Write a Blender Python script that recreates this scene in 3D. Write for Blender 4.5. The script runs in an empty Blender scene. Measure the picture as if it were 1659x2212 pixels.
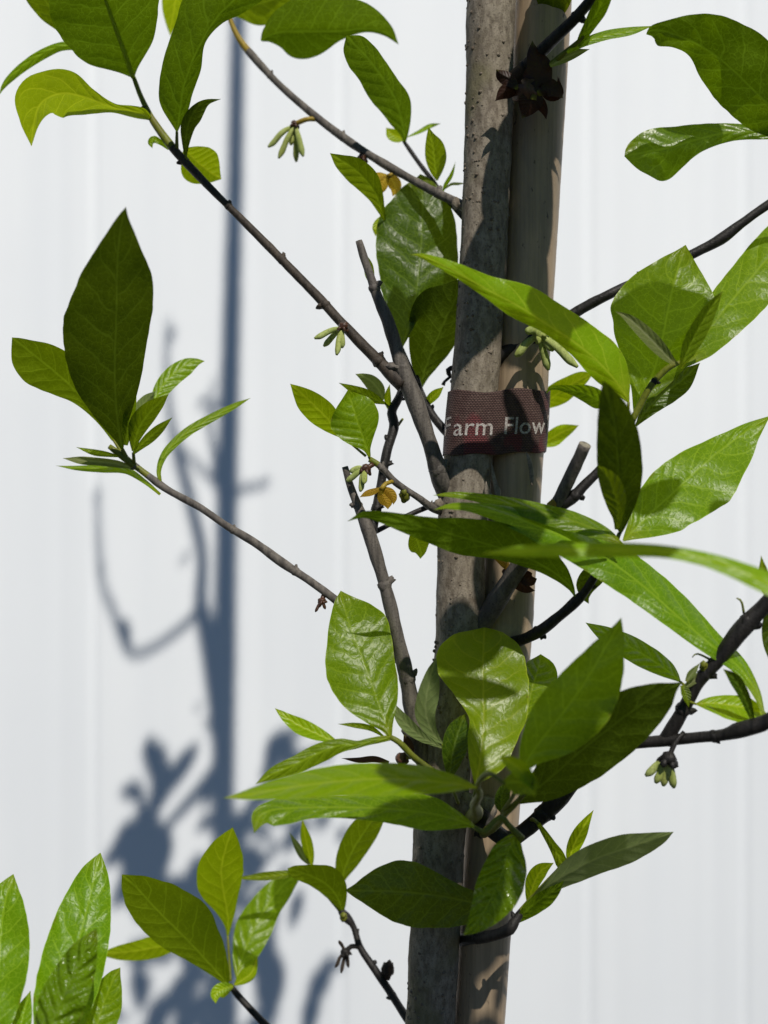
import bpy, math, random
from mathutils import Vector, Matrix, noise
random.seed(7)
R = math.radians
sc = bpy.context.scene
col = sc.collection
# ------------------------------------------------------------------ camera, sky, sun, exposure
H = 1.35                      # height of the lens above the ground
S = 2697.6                    # focal length in photo units
ELEV, AZ = 51.0, 17.0         # sun: height, and degrees to the right behind the lens
cd = bpy.data.cameras.new('camera'); cam = bpy.data.objects.new('camera', cd); col.objects.link(cam)
cam.location = (0, 0, H); cam.rotation_euler = (R(90), 0, 0)
cd.sensor_fit = 'VERTICAL'; cd.sensor_height = 36.0; cd.lens = 36.0 * S / 2212
cd.clip_start = 0.02; cd.clip_end = 200
cd.dof.use_dof = True; cd.dof.focus_distance = 0.485; cd.dof.aperture_fstop = 6.0; cd.dof.aperture_blades = 0
sc.camera = cam
SUN = Vector((math.sin(R(AZ)) * math.cos(R(ELEV)), -math.cos(R(AZ)) * math.cos(R(ELEV)), math.sin(R(ELEV))))
w = bpy.data.worlds.new('World'); sc.world = w; w.use_nodes = True
nt = w.node_tree; bg = nt.nodes['Background']
sky = nt.nodes.new('ShaderNodeTexSky'); sky.sky_type = 'NISHITA'; sky.sun_disc = False
sky.sun_elevation = R(ELEV); sky.sun_rotation = R(180 - AZ)
hs = nt.nodes.new('ShaderNodeHueSaturation'); hs.inputs['Saturation'].default_value = 1.25
nt.links.new(sky.outputs[0], hs.inputs['Color']); nt.links.new(hs.outputs[0], bg.inputs[0]); bg.inputs[1].default_value = 0.057; sky.ozone_density = 5.0; sky.dust_density = .3
ld = bpy.data.lights.new('sun', 'SUN'); ld.energy = 5.0; ld.angle = R(0.5); ld.color = (1.0, 0.935, 0.845)
sun = bpy.data.objects.new('sun', ld); col.objects.link(sun)
sun.rotation_euler = SUN.to_track_quat('Z', 'Y').to_euler(); sun.location = SUN * 5
vs = sc.view_settings; vs.view_transform = 'Standard'; vs.look = 'None'; vs.gamma = 1; vs.use_curve_mapping = False
vs.exposure = -0.50

# ------------------------------------------------------------------ helpers
def P(u, v, d):
    return Vector(((u - 829.5) / S * d, d, H - (v - 1106) / S * d))
def PX(px, d): return px / S * d
ORG = {}
def link(o, origin, parent=None):
    col.objects.link(o); ORG[o.name] = Vector(origin)
    if parent is not None:
        o.parent = parent; o.location = Vector(origin) - ORG[parent.name]
    else: o.location = origin
    return o
def mesh_obj(name, verts, faces, mats, parent=None, origin=None, uvs=None, fm=None, smooth=True, metric=None):
    if origin is None: origin = verts[0]
    origin = Vector(origin)
    me = bpy.data.meshes.new(name)
    me.from_pydata([Vector(p) - origin for p in verts], [], faces)
    for m in (mats if isinstance(mats, (list, tuple)) else [mats]): me.materials.append(m)
    if uvs:
        for nm, arr in uvs.items():
            l = me.uv_layers.new(name=nm)
            for lp in me.loops: l.data[lp.index].uv = arr[lp.vertex_index]
    for p in me.polygons:
        p.use_smooth = smooth
        if fm: p.material_index = fm[p.index]
    me.update()
    o = bpy.data.objects.new(name, me)
    return link(o, origin, parent)
def tag(o, label=None, cat=None, group=None, kind=None):
    if label: o['label'] = label
    if cat: o['category'] = cat
    if group: o['group'] = group
    if kind: o['kind'] = kind
    return o
def pchip(ts, ys):
    n = len(ts); h = [ts[i+1]-ts[i] for i in range(n-1)]; dl = [(ys[i+1]-ys[i])/h[i] for i in range(n-1)]
    m = [0.0]*n
    if n == 2: m = [dl[0], dl[0]]
    else:
        for i in range(1, n-1):
            if dl[i-1]*dl[i] > 0:
                a, b = 2*h[i]+h[i-1], h[i]+2*h[i-1]; m[i] = (a+b)/(a/dl[i-1]+b/dl[i])
        m[0] = dl[0]*1.2 if abs(dl[0]) > 0 else 0; m[-1] = dl[-1]*1.2
    def f(t):
        i = 0
        while i < n-2 and t > ts[i+1]: i += 1
        x = (t-ts[i])/h[i]; x2, x3 = x*x, x*x*x
        return (2*x3-3*x2+1)*ys[i]+(x3-2*x2+x)*h[i]*m[i]+(-2*x3+3*x2)*ys[i+1]+(x3-x2)*h[i]*m[i+1]
    return f
def catm(ts, ys):
    n = len(ts); m = []
    for i in range(n):
        a, b = max(0, i-1), min(n-1, i+1); m.append((ys[b]-ys[a])/(ts[b]-ts[a]))
    def f(t):
        i = 0
        while i < n-2 and t > ts[i+1]: i += 1
        h = ts[i+1]-ts[i]; x = (t-ts[i])/h; x2, x3 = x*x, x*x*x
        return (2*x3-3*x2+1)*ys[i]+(x3-2*x2+x)*h*m[i]+(-2*x3+3*x2)*ys[i+1]+(x3-x2)*h*m[i+1]
    return f
class MB:
    def __init__(s): s.v = []; s.f = []; s.m = []; s.uv = []
    def tube(s, pts, rad, seg=14, mat=0, cap=(True, True), rough=0.0, step=0.002, flat=1.0, capmat=None, lump=0.0):
        ts = [0.0]
        for i in range(1, len(pts)): ts.append(ts[-1] + max(1e-5, (Vector(pts[i])-Vector(pts[i-1])).length))
        fx = [catm(ts, [p[k] for p in pts]) for k in range(3)]; fr = pchip(ts, rad)
        n = max(3, int(ts[-1]/step)+1)
        C = [Vector([f(ts[-1]*i/n) for f in fx]) for i in range(n+1)]
        rr = [max(1e-5, fr(ts[-1]*i/n)) for i in range(n+1)]
        T = (C[1]-C[0]).normalized(); a = Vector((0, 1, 0)) if abs(T.y) < .9 else Vector((1, 0, 0))
        N = T.cross(a).normalized(); b0 = len(s.v); off = random.random()*50
        for i in range(n+1):
            t = (C[min(n, i+1)]-C[max(0, i-1)]).normalized()
            N = (N - t*N.dot(t)).normalized(); B = t.cross(N)
            for j in range(seg):
                an = 2*math.pi*j/seg; q = N*math.cos(an)+B*math.sin(an)*flat
                r = rr[i]
                if rough: r *= 1+rough*noise.noise((C[i]+q*rr[i])*260+Vector((off, 0, 0)))
                if lump: r *= 1+lump*noise.noise((C[i]+q*rr[i]*.5)*70+Vector((0, off, 0)))
                s.v.append(C[i]+q*r); s.uv.append((j/seg, ts[-1]*i/n))
        for i in range(n):
            for j in range(seg):
                a_, b_ = b0+i*seg+j, b0+i*seg+(j+1) % seg
                s.f.append((a_, b_, b_+seg, a_+seg)); s.m.append(mat)
        for e, on in ((0, cap[0]), (n, cap[1])):
            if on:
                c = len(s.v); s.v.append(C[e]); s.uv.append((0, 0)); k = b0+e*seg
                for j in range(seg):
                    tri = (c, k+(j+1) % seg, k+j) if e == 0 else (c, k+j, k+(j+1) % seg)
                    s.f.append(tri); s.m.append(mat if capmat is None else capmat)
        return C, rr
    def blob(s, c, r, axis=(0, 0, 1), stretch=1.0, mat=0, seg=8, rings=6, jit=0.0):
        q = Vector(axis).normalized().to_track_quat('Z', 'Y'); b0 = len(s.v)
        for i in range(rings+1):
            th = math.pi*i/rings
            for j in range(seg):
                ph = 2*math.pi*j/seg
                p = Vector((math.sin(th)*math.cos(ph), math.sin(th)*math.sin(ph), math.cos(th)*stretch))*r
                if jit: p *= 1+jit*noise.noise(Vector(c)*900+p/r*1.7)
                s.v.append(Vector(c)+q @ p); s.uv.append((0, 0))
        for i in range(rings):
            for j in range(seg):
                a_, b_ = b0+i*seg+j, b0+i*seg+(j+1) % seg
                s.f.append((a_, a_+seg, b_+seg, b_)); s.m.append(mat)
    def build(s, name, mats, parent=None, origin=None, smooth=True):
        return mesh_obj(name, s.v, s.f, mats, parent, origin if origin is not None else s.v[0], {'UVMap': s.uv}, s.m, smooth)

# ------------------------------------------------------------------ materials
class NG:
    def __init__(s, name):
        s.mat = bpy.data.materials.new(name); s.mat.use_nodes = True; s.t = s.mat.node_tree
        s.t.nodes.clear(); s.out = s.t.nodes.new('ShaderNodeOutputMaterial')
    def n(s, ty, **k):
        x = s.t.nodes.new(ty)
        for a, b in k.items(): setattr(x, a, b)
        return x
    def set(s, sock, val):
        if hasattr(val, 'node'): s.t.links.new(val, sock)
        else: sock.default_value = val
    def math(s, op, a, b=0.0, c=0.0, clamp=False):
        x = s.n('ShaderNodeMath', operation=op, use_clamp=clamp)
        s.set(x.inputs[0], a); s.set(x.inputs[1], b)
        if op in ('MULTIPLY_ADD', 'SMOOTH_MIN', 'SMOOTH_MAX'): s.set(x.inputs[2], c)
        return x.outputs[0]
    def ss(s, a, lo, hi, tlo=0.0, thi=1.0):
        x = s.n('ShaderNodeMapRange', interpolation_type='SMOOTHSTEP')
        s.set(x.inputs[0], a); x.inputs[1].default_value = lo; x.inputs[2].default_value = hi
        x.inputs[3].default_value = tlo; x.inputs[4].default_value = thi
        return x.outputs[0]
    def mix(s, f, a, b, blend='MIX'):
        x = s.n('ShaderNodeMix', data_type='RGBA', blend_type=blend)
        s.set(x.inputs[0], f)
        for i, q in ((6, a), (7, b)):
            s.set(x.inputs[i], q if hasattr(q, 'node') else (*q, 1) if len(q) == 3 else q)
        return x.outputs[2]
    def noise(s, vec, scale, detail=3, rough=.5, dist=0.0):
        x = s.n('ShaderNodeTexNoise'); s.set(x.inputs['Vector'], vec); x.inputs['Scale'].default_value = scale
        x.inputs['Detail'].default_value = detail; x.inputs['Roughness'].default_value = rough; x.inputs['Distortion'].default_value = dist
        return x.outputs[0]
    def bump(s, h, dist, strength=1.0, nrm=None):
        x = s.n('ShaderNodeBump'); s.set(x.inputs['Height'], h); x.inputs['Distance'].default_value = dist
        x.inputs['Strength'].default_value = strength
        if nrm is not None: s.set(x.inputs['Normal'], nrm)
        return x.outputs[0]
    def scale(s, vec, v):
        x = s.n('ShaderNodeMapping'); s.set(x.inputs[0], vec); x.inputs['Scale'].default_value = v; return x.outputs[0]
    def bsdf(s, colr, rough, spec=.5, nrm=None, **k):
        x = s.n('ShaderNodeBsdfPrincipled')
        s.set(x.inputs['Base Color'], colr if hasattr(colr, 'node') else (*colr, 1)); s.set(x.inputs['Roughness'], rough)
        s.set(x.inputs['Specular IOR Level'], spec)
        if nrm is not None: s.set(x.inputs['Normal'], nrm)
        for a, b in k.items(): s.set(x.inputs[a.replace('_', ' ')], b)
        return x.outputs[0]
    def done(s, sh): s.t.links.new(sh, s.out.inputs[0]); return s.mat

def leaf_mat(name, top, top2, under, trans, vein, gloss=.33, tfac=.38, hairy=0.0, quilt=1.0, tert=1.0, bd=.00017):
    g = NG(name)
    uv = g.n('ShaderNodeUVMap', uv_map='shape').outputs[0]; um = g.n('ShaderNodeUVMap', uv_map='metric').outputs[0]
    sx = g.n('ShaderNodeSeparateXYZ'); g.set(sx.inputs[0], uv); X, Y = sx.outputs[0], sx.outputs[1]
    sm = g.n('ShaderNodeSeparateXYZ'); g.set(sm.inputs[0], um)
    info = g.n('ShaderNodeObjectInfo'); rnd = info.outputs['Random']
    ax = g.math('ABSOLUTE', X)
    wob = g.noise(um, 2.2, 2)
    q = g.math('SUBTRACT', Y, g.math('MULTIPLY', g.math('POWER', ax, 1.15), .17))
    q = g.math('MULTIPLY_ADD', q, 8.0, g.math('MULTIPLY', g.math('SIGN', X), .23))
    q = g.math('ADD', q, g.math('MULTIPLY', wob, .55)); q = g.math('ADD', q, rnd)
    fr = g.math('ABSOLUTE', g.math('SUBTRACT', g.math('FRACT', q), .5))
    sec = g.ss(fr, .0, .075, 1, 0)
    sec = g.math('MULTIPLY', sec, g.ss(ax, .72, .95, 1, 0))
    mid = g.ss(g.math('ABSOLUTE', sm.outputs[0]), .010, .034, 1, 0)
    midsoft = g.ss(g.math('ABSOLUTE', sm.outputs[0]), .0, .09, 1, 0)
    wn = g.n('ShaderNodeMixRGB'); wn.inputs[0].default_value = .10; g.set(wn.inputs[1], um)
    nz = g.n('ShaderNodeTexNoise'); g.set(nz.inputs['Vector'], um); nz.inputs['Scale'].default_value = 9; g.set(wn.inputs[2], nz.outputs['Color'])
    vo = g.n('ShaderNodeTexVoronoi', feature='DISTANCE_TO_EDGE'); g.set(vo.inputs['Vector'], wn.outputs[0]); vo.inputs['Scale'].default_value = 7.5
    v2 = g.n('ShaderNodeTexVoronoi', feature='DISTANCE_TO_EDGE'); g.set(v2.inputs['Vector'], wn.outputs[0]); v2.inputs['Scale'].default_value = 19
    ter = g.math('MULTIPLY', g.ss(vo.outputs[0], .0, .055, 1, 0), .95*tert)
    fine = g.math('MULTIPLY', g.ss(v2.outputs[0], .0, .12, 1, 0), .28*tert)
    veins = g.math('MAXIMUM', g.math('MAXIMUM', mid, g.math('MULTIPLY', sec, .95)), g.math('MAXIMUM', ter, fine))
    n1 = g.noise(um, 1.3, 4, .6); n2 = g.noise(um, 30, 2, .6)
    ctop = g.mix(g.ss(n1, .3, .7), top, top2)
    ctop = g.mix(g.math('MULTIPLY', g.ss(n2, .35, .75), .35), ctop, tuple(c*.62 for c in top))
    spots = g.ss(g.noise(um, 14, 1, .4), .73, .76)
    ctop = g.mix(g.math('MULTIPLY', spots, .5), ctop, (.05, .04, .01))
    ctop = g.mix(g.math('MULTIPLY', veins, .75), ctop, vein)
    brn = g.math('MULTIPLY', g.ss(ax, .90, .97), g.ss(g.noise(um, 2.6, 3), .58, .64)); ctop = g.mix(g.math('MULTIPLY', brn, .8), ctop, (.12, .07, .015))
    ctop = g.mix(g.math('MULTIPLY', g.ss(Y, .0, .16, 1, 0), .55), ctop, (.30, .30, .012)); ctop = g.mix(g.math('MULTIPLY', g.ss(Y, .86, 1.0), .35), ctop, (.26, .27, .01))  # yellow petiole end; tip yellowed in the colour to look sunlit
    rim = g.ss(ax, .965, .99); ctop = g.mix(g.math('MULTIPLY', rim, .6), ctop, tuple(min(1, c*1.5) for c in vein))
    cund = g.mix(g.math('MULTIPLY', veins, .7), under, vein)
    cund = g.mix(g.math('MULTIPLY', g.ss(n1, .35, .75), .4), cund, tuple(c*.7 for c in under))
    ctr = g.mix(g.math('MULTIPLY', g.math('MAXIMUM', veins, 0), .5), trans, tuple(min(1, c*1.9+.02) for c in trans))
    ctr = g.mix(g.math('MULTIPLY', g.ss(n1, .3, .75), .45), ctr, tuple(c*.6 for c in trans))
    hv = g.n('ShaderNodeHueSaturation'); g.set(hv.inputs['Color'], ctop)
    g.set(hv.inputs['Hue'], g.math('MULTIPLY_ADD', rnd, .034, .478)); g.set(hv.inputs['Value'], g.math('MULTIPLY_ADD', rnd, .55, .68)); ctop = hv.outputs[0]
    back = g.n('ShaderNodeNewGeometry').outputs['Backfacing']
    # relief: sunken veins and pillowed blade on the upper side
    pil = g.math('MULTIPLY', g.ss(fr, .0, .42), 1.7*quilt)
    h = g.math('SUBTRACT', g.math('ADD', pil, g.math('MULTIPLY', g.ss(vo.outputs[0], 0, .3), .40*quilt)), g.math('MULTIPLY', midsoft, 1.2))
    h = g.math('ADD', h, g.math('MULTIPLY', n2, .05)); h = g.math('ADD', h, g.math('MULTIPLY', g.noise(um, 5, 3), .9))
    h = g.math('ADD', h, g.math('MULTIPLY', g.noise(um, 60, 2), .03+hairy*.4))
    nr = g.bump(h, bd, .8)
    rgh = g.math('ADD', g.mix(back, (gloss,)*3, (.62,)*3), g.math('MULTIPLY', n2, .08))
    pr = g.bsdf(g.mix(back, ctop, cund), rgh, g.math('MULTIPLY_ADD', back, -.24, .34), nr)
    x = g.t.nodes[-1]
    if hairy:
        pn = [z for z in g.t.nodes if z.type == 'BSDF_PRINCIPLED'][0]
        pn.inputs['Sheen Weight'].default_value = hairy; pn.inputs['Sheen Roughness'].default_value = .4
        pn.inputs['Sheen Tint'].default_value = (.85, .9, .8, 1)
    tr = g.n('ShaderNodeBsdfTranslucent'); g.set(tr.inputs[0], ctr); g.set(tr.inputs[1], nr)
    mx = g.n('ShaderNodeMixShader'); mx.inputs[0].default_value = tfac; g.set(mx.inputs[1], pr); g.set(mx.inputs[2], tr.outputs[0])
    return g.done(mx.outputs[0])

M = {}
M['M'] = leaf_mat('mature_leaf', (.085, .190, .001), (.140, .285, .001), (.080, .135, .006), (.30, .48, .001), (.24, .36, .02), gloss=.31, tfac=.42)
M['D'] = leaf_mat('dark_leaf', (.022, .055, .002), (.038, .082, .002), (.034, .058, .005), (.12, .18, .001), (.11, .17, .012), gloss=.32, tfac=.34)  # leaf green darkened for shaded leaves; part of their shade is in this colour
M['N'] = leaf_mat('shade_toned_leaf', (.050, .115, .001), (.080, .165, .001), (.052, .088, .004), (.19, .32, .001), (.15, .24, .015), gloss=.26, tfac=.36)  # between mature and dark; shade of the dimmer leaves put into the colour
M['G'] = leaf_mat('glossy_leaf', (.100, .190, .002), (.160, .280, .002), (.07, .11, .01), (.22, .36, .002), (.16, .26, .02), gloss=.13, tfac=.34, quilt=1.6, bd=.00050)
M['Y'] = leaf_mat('young_leaf', (.170, .325, .001), (.225, .385, .001), (.150, .220, .006), (.46, .62, .002), (.36, .48, .03), gloss=.28, tfac=.48, tert=.55, quilt=.7)
M['O'] = leaf_mat('olive_leaf', (.095, .150, .003), (.130, .190, .003), (.085, .125, .006), (.27, .38, .002), (.24, .32, .015), gloss=.35, tfac=.46, tert=.6)
M['H'] = leaf_mat('downy_leaf', (.125, .185, .035), (.155, .215, .04), (.16, .22, .075), (.26, .33, .05), (.26, .31, .13), gloss=.6, tfac=.26, hairy=.5, tert=.5, quilt=.45)

def bark(name, c1, c2, c3, zs=.07, streak=True, bumpd=.0006, rough=.75, lich=None, spec=.3):
    g = NG(name); tc = g.n('ShaderNodeTexCoord').outputs['Object']
    st = g.noise(g.scale(tc, (1, 1, zs) if streak else (1, 1, .6)), 420, 5, .62)
    bl = g.noise(g.scale(tc, (1, 1, .5)), 70, 4, .6); fi = g.noise(tc, 1400, 3, .6)
    c = g.mix(g.ss(st, .30, .68), c1, c2); c = g.mix(g.ss(bl, .5, .75, 0, .7), c, c3)
    c = g.mix(g.math('MULTIPLY', g.ss(fi, .52, .70), .6), c, tuple(q*.35 for q in c1))
    if lich: c = g.mix(g.ss(g.noise(tc, 30, 3), .56, .68, 0, .6), c, lich)
    h = g.math('ADD', g.math('MULTIPLY', st, 1.0), g.math('MULTIPLY', fi, .5)); h = g.math('ADD', h, g.math('MULTIPLY', bl, 1.2))
    return g.done(g.bsdf(c, rough, spec, g.bump(h, bumpd, .9)))
M['trunk'] = bark('trunk_bark', (.15, .122, .090), (.33, .285, .225), (.17, .142, .10), lich=(.165, .150, .070), zs=.45, bumpd=.00035)
M['lent'] = bark('lenticel', (.13, .10, .075), (.26, .22, .17), (.10, .075, .05))
M['twig'] = bark('twig_bark', (.030, .023, .018), (.080, .062, .046), (.05, .038, .03), bumpd=.0004, rough=.6)
M['grey'] = bark('grey_bark', (.075, .066, .058), (.18, .16, .137), (.10, .088, .082), bumpd=.0004, rough=.65)
M['dark'] = bark('dark_bark', (.010, .0095, .0095), (.030, .027, .025), (.02, .018, .017), bumpd=.0004, rough=.5)
M['cut'] = bark('cut_wood', (.22, .20, .15), (.40, .36, .27), (.28, .25, .17), streak=False)
M['green'] = bark('green_stem', (.12, .15, .012), (.19, .21, .02), (.16, .13, .02), bumpd=.00015, rough=.5)
M['yellow'] = bark('yellow_stem', (.28, .20, .02), (.40, .28, .03), (.22, .12, .02), bumpd=.00015, rough=.5)
M['brown'] = bark('brown_scale', (.045, .018, .010), (.10, .042, .020), (.03, .012, .008), bumpd=.0003, rough=.4, spec=.5)
M['lobe'] = bark('downy_bud', (.26, .33, .07), (.44, .50, .18), (.36, .38, .06), bumpd=.0002, rough=.7)
M['petal'] = leaf_mat('withered_petal', (.40, .26, .012), (.34, .20, .012), (.34, .22, .02), (.6, .40, .02), (.36, .20, .015), gloss=.5, tfac=.35, tert=.4)
M['husk'] = leaf_mat('brown_husk', (.026, .010, .006), (.042, .016, .008), (.032, .013, .008), (.06, .022, .007), (.018, .010, .006), gloss=.45, tfac=.2, tert=.1, quilt=.3)

def rib_mat(name, c, t):
    g = NG(name); tr = g.n('ShaderNodeBsdfTranslucent'); tr.inputs[0].default_value = (*t, 1)
    mx = g.n('ShaderNodeMixShader'); mx.inputs[0].default_value = .62; g.set(mx.inputs[1], g.bsdf(c, .5, .3)); g.set(mx.inputs[2], tr.outputs[0]); return g.done(mx.outputs[0])
M['rib'] = rib_mat('midrib', (.30, .38, .03), (.65, .75, .03)); M['rib_dark'] = rib_mat('dark_midrib', (.14, .20, .02), (.35, .42, .03))
def stake_mat():
    g = NG('bamboo'); tc = g.n('ShaderNodeTexCoord').outputs['Object']
    st = g.noise(g.scale(tc, (1, 1, .03)), 520, 4, .6); bl = g.noise(g.scale(tc, (1, 1, .35)), 38, 4, .65); sp = g.noise(g.scale(tc, (1, 1, .45)), 520, 3, .5)
    c = g.mix(g.ss(bl, .32, .68), (.50, .37, .24), (.32, .25, .17)); c = g.mix(g.ss(st, .3, .75, 0, .55), c, (.21, .16, .105))
    c = g.mix(g.ss(sp, .66, .75, 0, .75), c, (.06, .045, .032))
    return g.done(g.bsdf(c, .5, .4, g.bump(g.math('ADD', st, bl), .0003, .8)))
M['stake'] = stake_mat()
def band_mat():
    g = NG('woven_band'); uv = g.n('ShaderNodeUVMap', uv_map='UVMap').outputs[0]
    br = g.n('ShaderNodeTexBrick'); g.set(br.inputs['Vector'], uv); br.offset = .5
    br.inputs['Scale'].default_value = 1.0; br.inputs['Brick Width'].default_value = .00125; br.inputs['Row Height'].default_value = .00068
    br.inputs['Mortar Size'].default_value = .00022; br.inputs['Mortar Smooth'].default_value = .8
    br.inputs['Color1'].default_value = (1, 1, 1, 1); br.inputs['Color2'].default_value = (.6, .6, .6, 1); br.inputs['Mortar'].default_value = (0, 0, 0, 1)
    bl = g.noise(g.scale(uv, (1, .55, 1)), 75, 3, .5, .6); b2 = g.noise(uv, 260, 3)
    base = g.mix(g.ss(b2, .35, .7), (.115, .062, .055), (.165, .10, .085)); base = g.mix(g.ss(bl, .52, .62), base, (.21, .052, .056))
    c = g.mix(g.math('MULTIPLY', br.outputs[1], .82), base, (.018, .010, .010))
    c = g.mix(g.math('MULTIPLY', g.ss(g.noise(uv, 900, 2), .6, .75), .4), c, (.30, .22, .19))
    return g.done(g.bsdf(c, .62, .3, g.bump(g.math('SUBTRACT', 1.0, br.outputs[1]), .00025, 1)))
M['band'] = band_mat()
def letter_mat():
    g = NG('white_thread'); tc = g.n('ShaderNodeTexCoord').outputs['Object']
    wv = g.noise(g.scale(tc, (1, 1, 2)), 1300, 2, .6)
    return g.done(g.bsdf(g.mix(g.ss(wv, .35, .62), (.24, .20, .18), (.60, .57, .54)), .7, .2, g.bump(wv, .0002, 1)))
M['letter'] = letter_mat()
def wall_mat():
    g = NG('white_wall_paint'); tc = g.n('ShaderNodeTexCoord').outputs['Object']
    a = g.noise(g.scale(tc, (1, 1, .04)), 14, 4, .6); b = g.noise(tc, 3, 4, .6); f = g.noise(tc, 260, 3, .6)
    c = g.mix(g.ss(a, .3, .7), (.75, .79, .825), (.79, .827, .855)); c = g.mix(g.ss(b, .4, .7, 0, .35), c, (.715, .755, .795))
    c = g.mix(g.ss(f, .55, .8, 0, .12), c, (.62, .63, .64))
    h = g.math('ADD', g.math('MULTIPLY', f, .2), g.math('MULTIPLY', a, 1.0))
    return g.done(g.bsdf(c, .7, .25, g.bump(h, .0006, .5)))
M['wall'] = wall_mat()
def ground_mat():
    g = NG('gravel_paving'); tc = g.n('ShaderNodeTexCoord').outputs['Object']
    return g.done(g.bsdf(g.mix(g.noise(tc, 40, 6, .7), (.035, .036, .032), (.085, .085, .075)), .9, .2, g.bump(g.noise(tc, 160, 4), .004, 1)))
M['ground'] = ground_mat()

# ------------------------------------------------------------------ setting
WY = 1.25
tag(mesh_obj('ground', [(-30, -30, 0), (30, -30, 0), (30, 30, 0), (-30, 30, 0)], [(0, 1, 2, 3)], M['ground'], origin=(0, 0, 0), smooth=False), kind='structure')
def build_wall():
    def X(u): return (u-829.5)/S*WY
    seams = [X(u) for u in (-335, 203, 738, 1273, 1610, 2150)] + [X(-335)-.25*k for k in range(1, 8)] + [X(2150)+.25*k for k in range(1, 8)]
    soft = [X(130), X(560), X(1000), X(1330), X(1540), X(1450), X(1490)]
    xs = []; x = -2.2
    near = sorted(seams+soft)
    while x < 2.2:
        xs.append(x); dm = min(abs(x-q) for q in near); x += .0012 if dm < .012 else .006
    def prof(x):
        y = WY
        for q in seams:
            t = (x-q)/.0042
            if abs(t) < 4: y += .0019*math.exp(-t*t)
        for q in soft:
            t = (x-q)/.010
            if abs(t) < 4: y += .0009*math.exp(-t*t)
        return y + .0009*math.sin(x*31)*math.sin(x*13+1)
    v, f = [], []
    for x in xs: v += [(x, prof(x), 0), (x, prof(x), 3.2), (x, WY+.12, 3.2), (x, WY+.12, 0)]
    n = len(xs)
    for i in range(n-1):
        a, b = 4*i, 4*i+4
        f += [(a, b, b+1, a+1), (a+1, b+1, b+2, a+2), (a+2, b+2, b+3, a+3)]
    f += [(0, 1, 2, 3), (4*n-4, 4*n-1, 4*n-2, 4*n-3)]
    o = mesh_obj('wall', v, f, M['wall'], origin=(0, WY, 0), smooth=False)
    for p in o.data.polygons: p.use_smooth = abs(p.normal.y) > .5
    tag(o, 'white painted wall with faint vertical seams, standing in sunlight behind the young tree', 'wall')
build_wall()

# ------------------------------------------------------------------ stake
STK = 0.0
def stake_r(v): return 62-.002*v
def stake_c(v): return P(1174-.0635*v+3.5*math.sin(math.pi*min(max(v, 0), 2212)/2212), v, .508)
def build_stake():
    a, b = stake_c(0), stake_c(2212); dirn = (a-b).normalized()
    base = b + dirn*((0-b.z)/dirn.z) - dirn*.0; top = a + dirn*.16
    L = (top-base).length
    mb = MB(); pts = []; rad = []
    nv = P(1089, 1345, .508).z
    nodes = [nv + k*.42 for k in range(-4, 2)]
    n = 520
    for i in range(n+1):
        t = i/n; p = base.lerp(top, t); v_ = 1106-(p.z-H)*S/.508; vc = min(max(v_, 0), 2212)
        if 0 < v_ < 2212: p = stake_c(v_)
        r = PX(stake_r(max(-300, min(2600, v_)))-1.2, .508)
        for q in nodes:
            dz = p.z-q
            r *= 1+.055*math.exp(-((dz-.0012)/.0016)**2)+.035*math.exp(-((dz+.0028)/.0018)**2)-.035*math.exp(-(dz/.0009)**2)+.02*math.exp(-(dz/.012)**2)
        pts.append(p); rad.append(r)
    mb.tube(pts, rad, seg=40, step=.0012 if L < 1.9 else .0015, rough=.008, capmat=1)
    o = mb.build('stake', [M['stake'], M['cut']], origin=base)
    tag(o, 'straight pale bamboo stake tied upright against the right side of the young trunk', 'stake')
build_stake()

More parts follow.
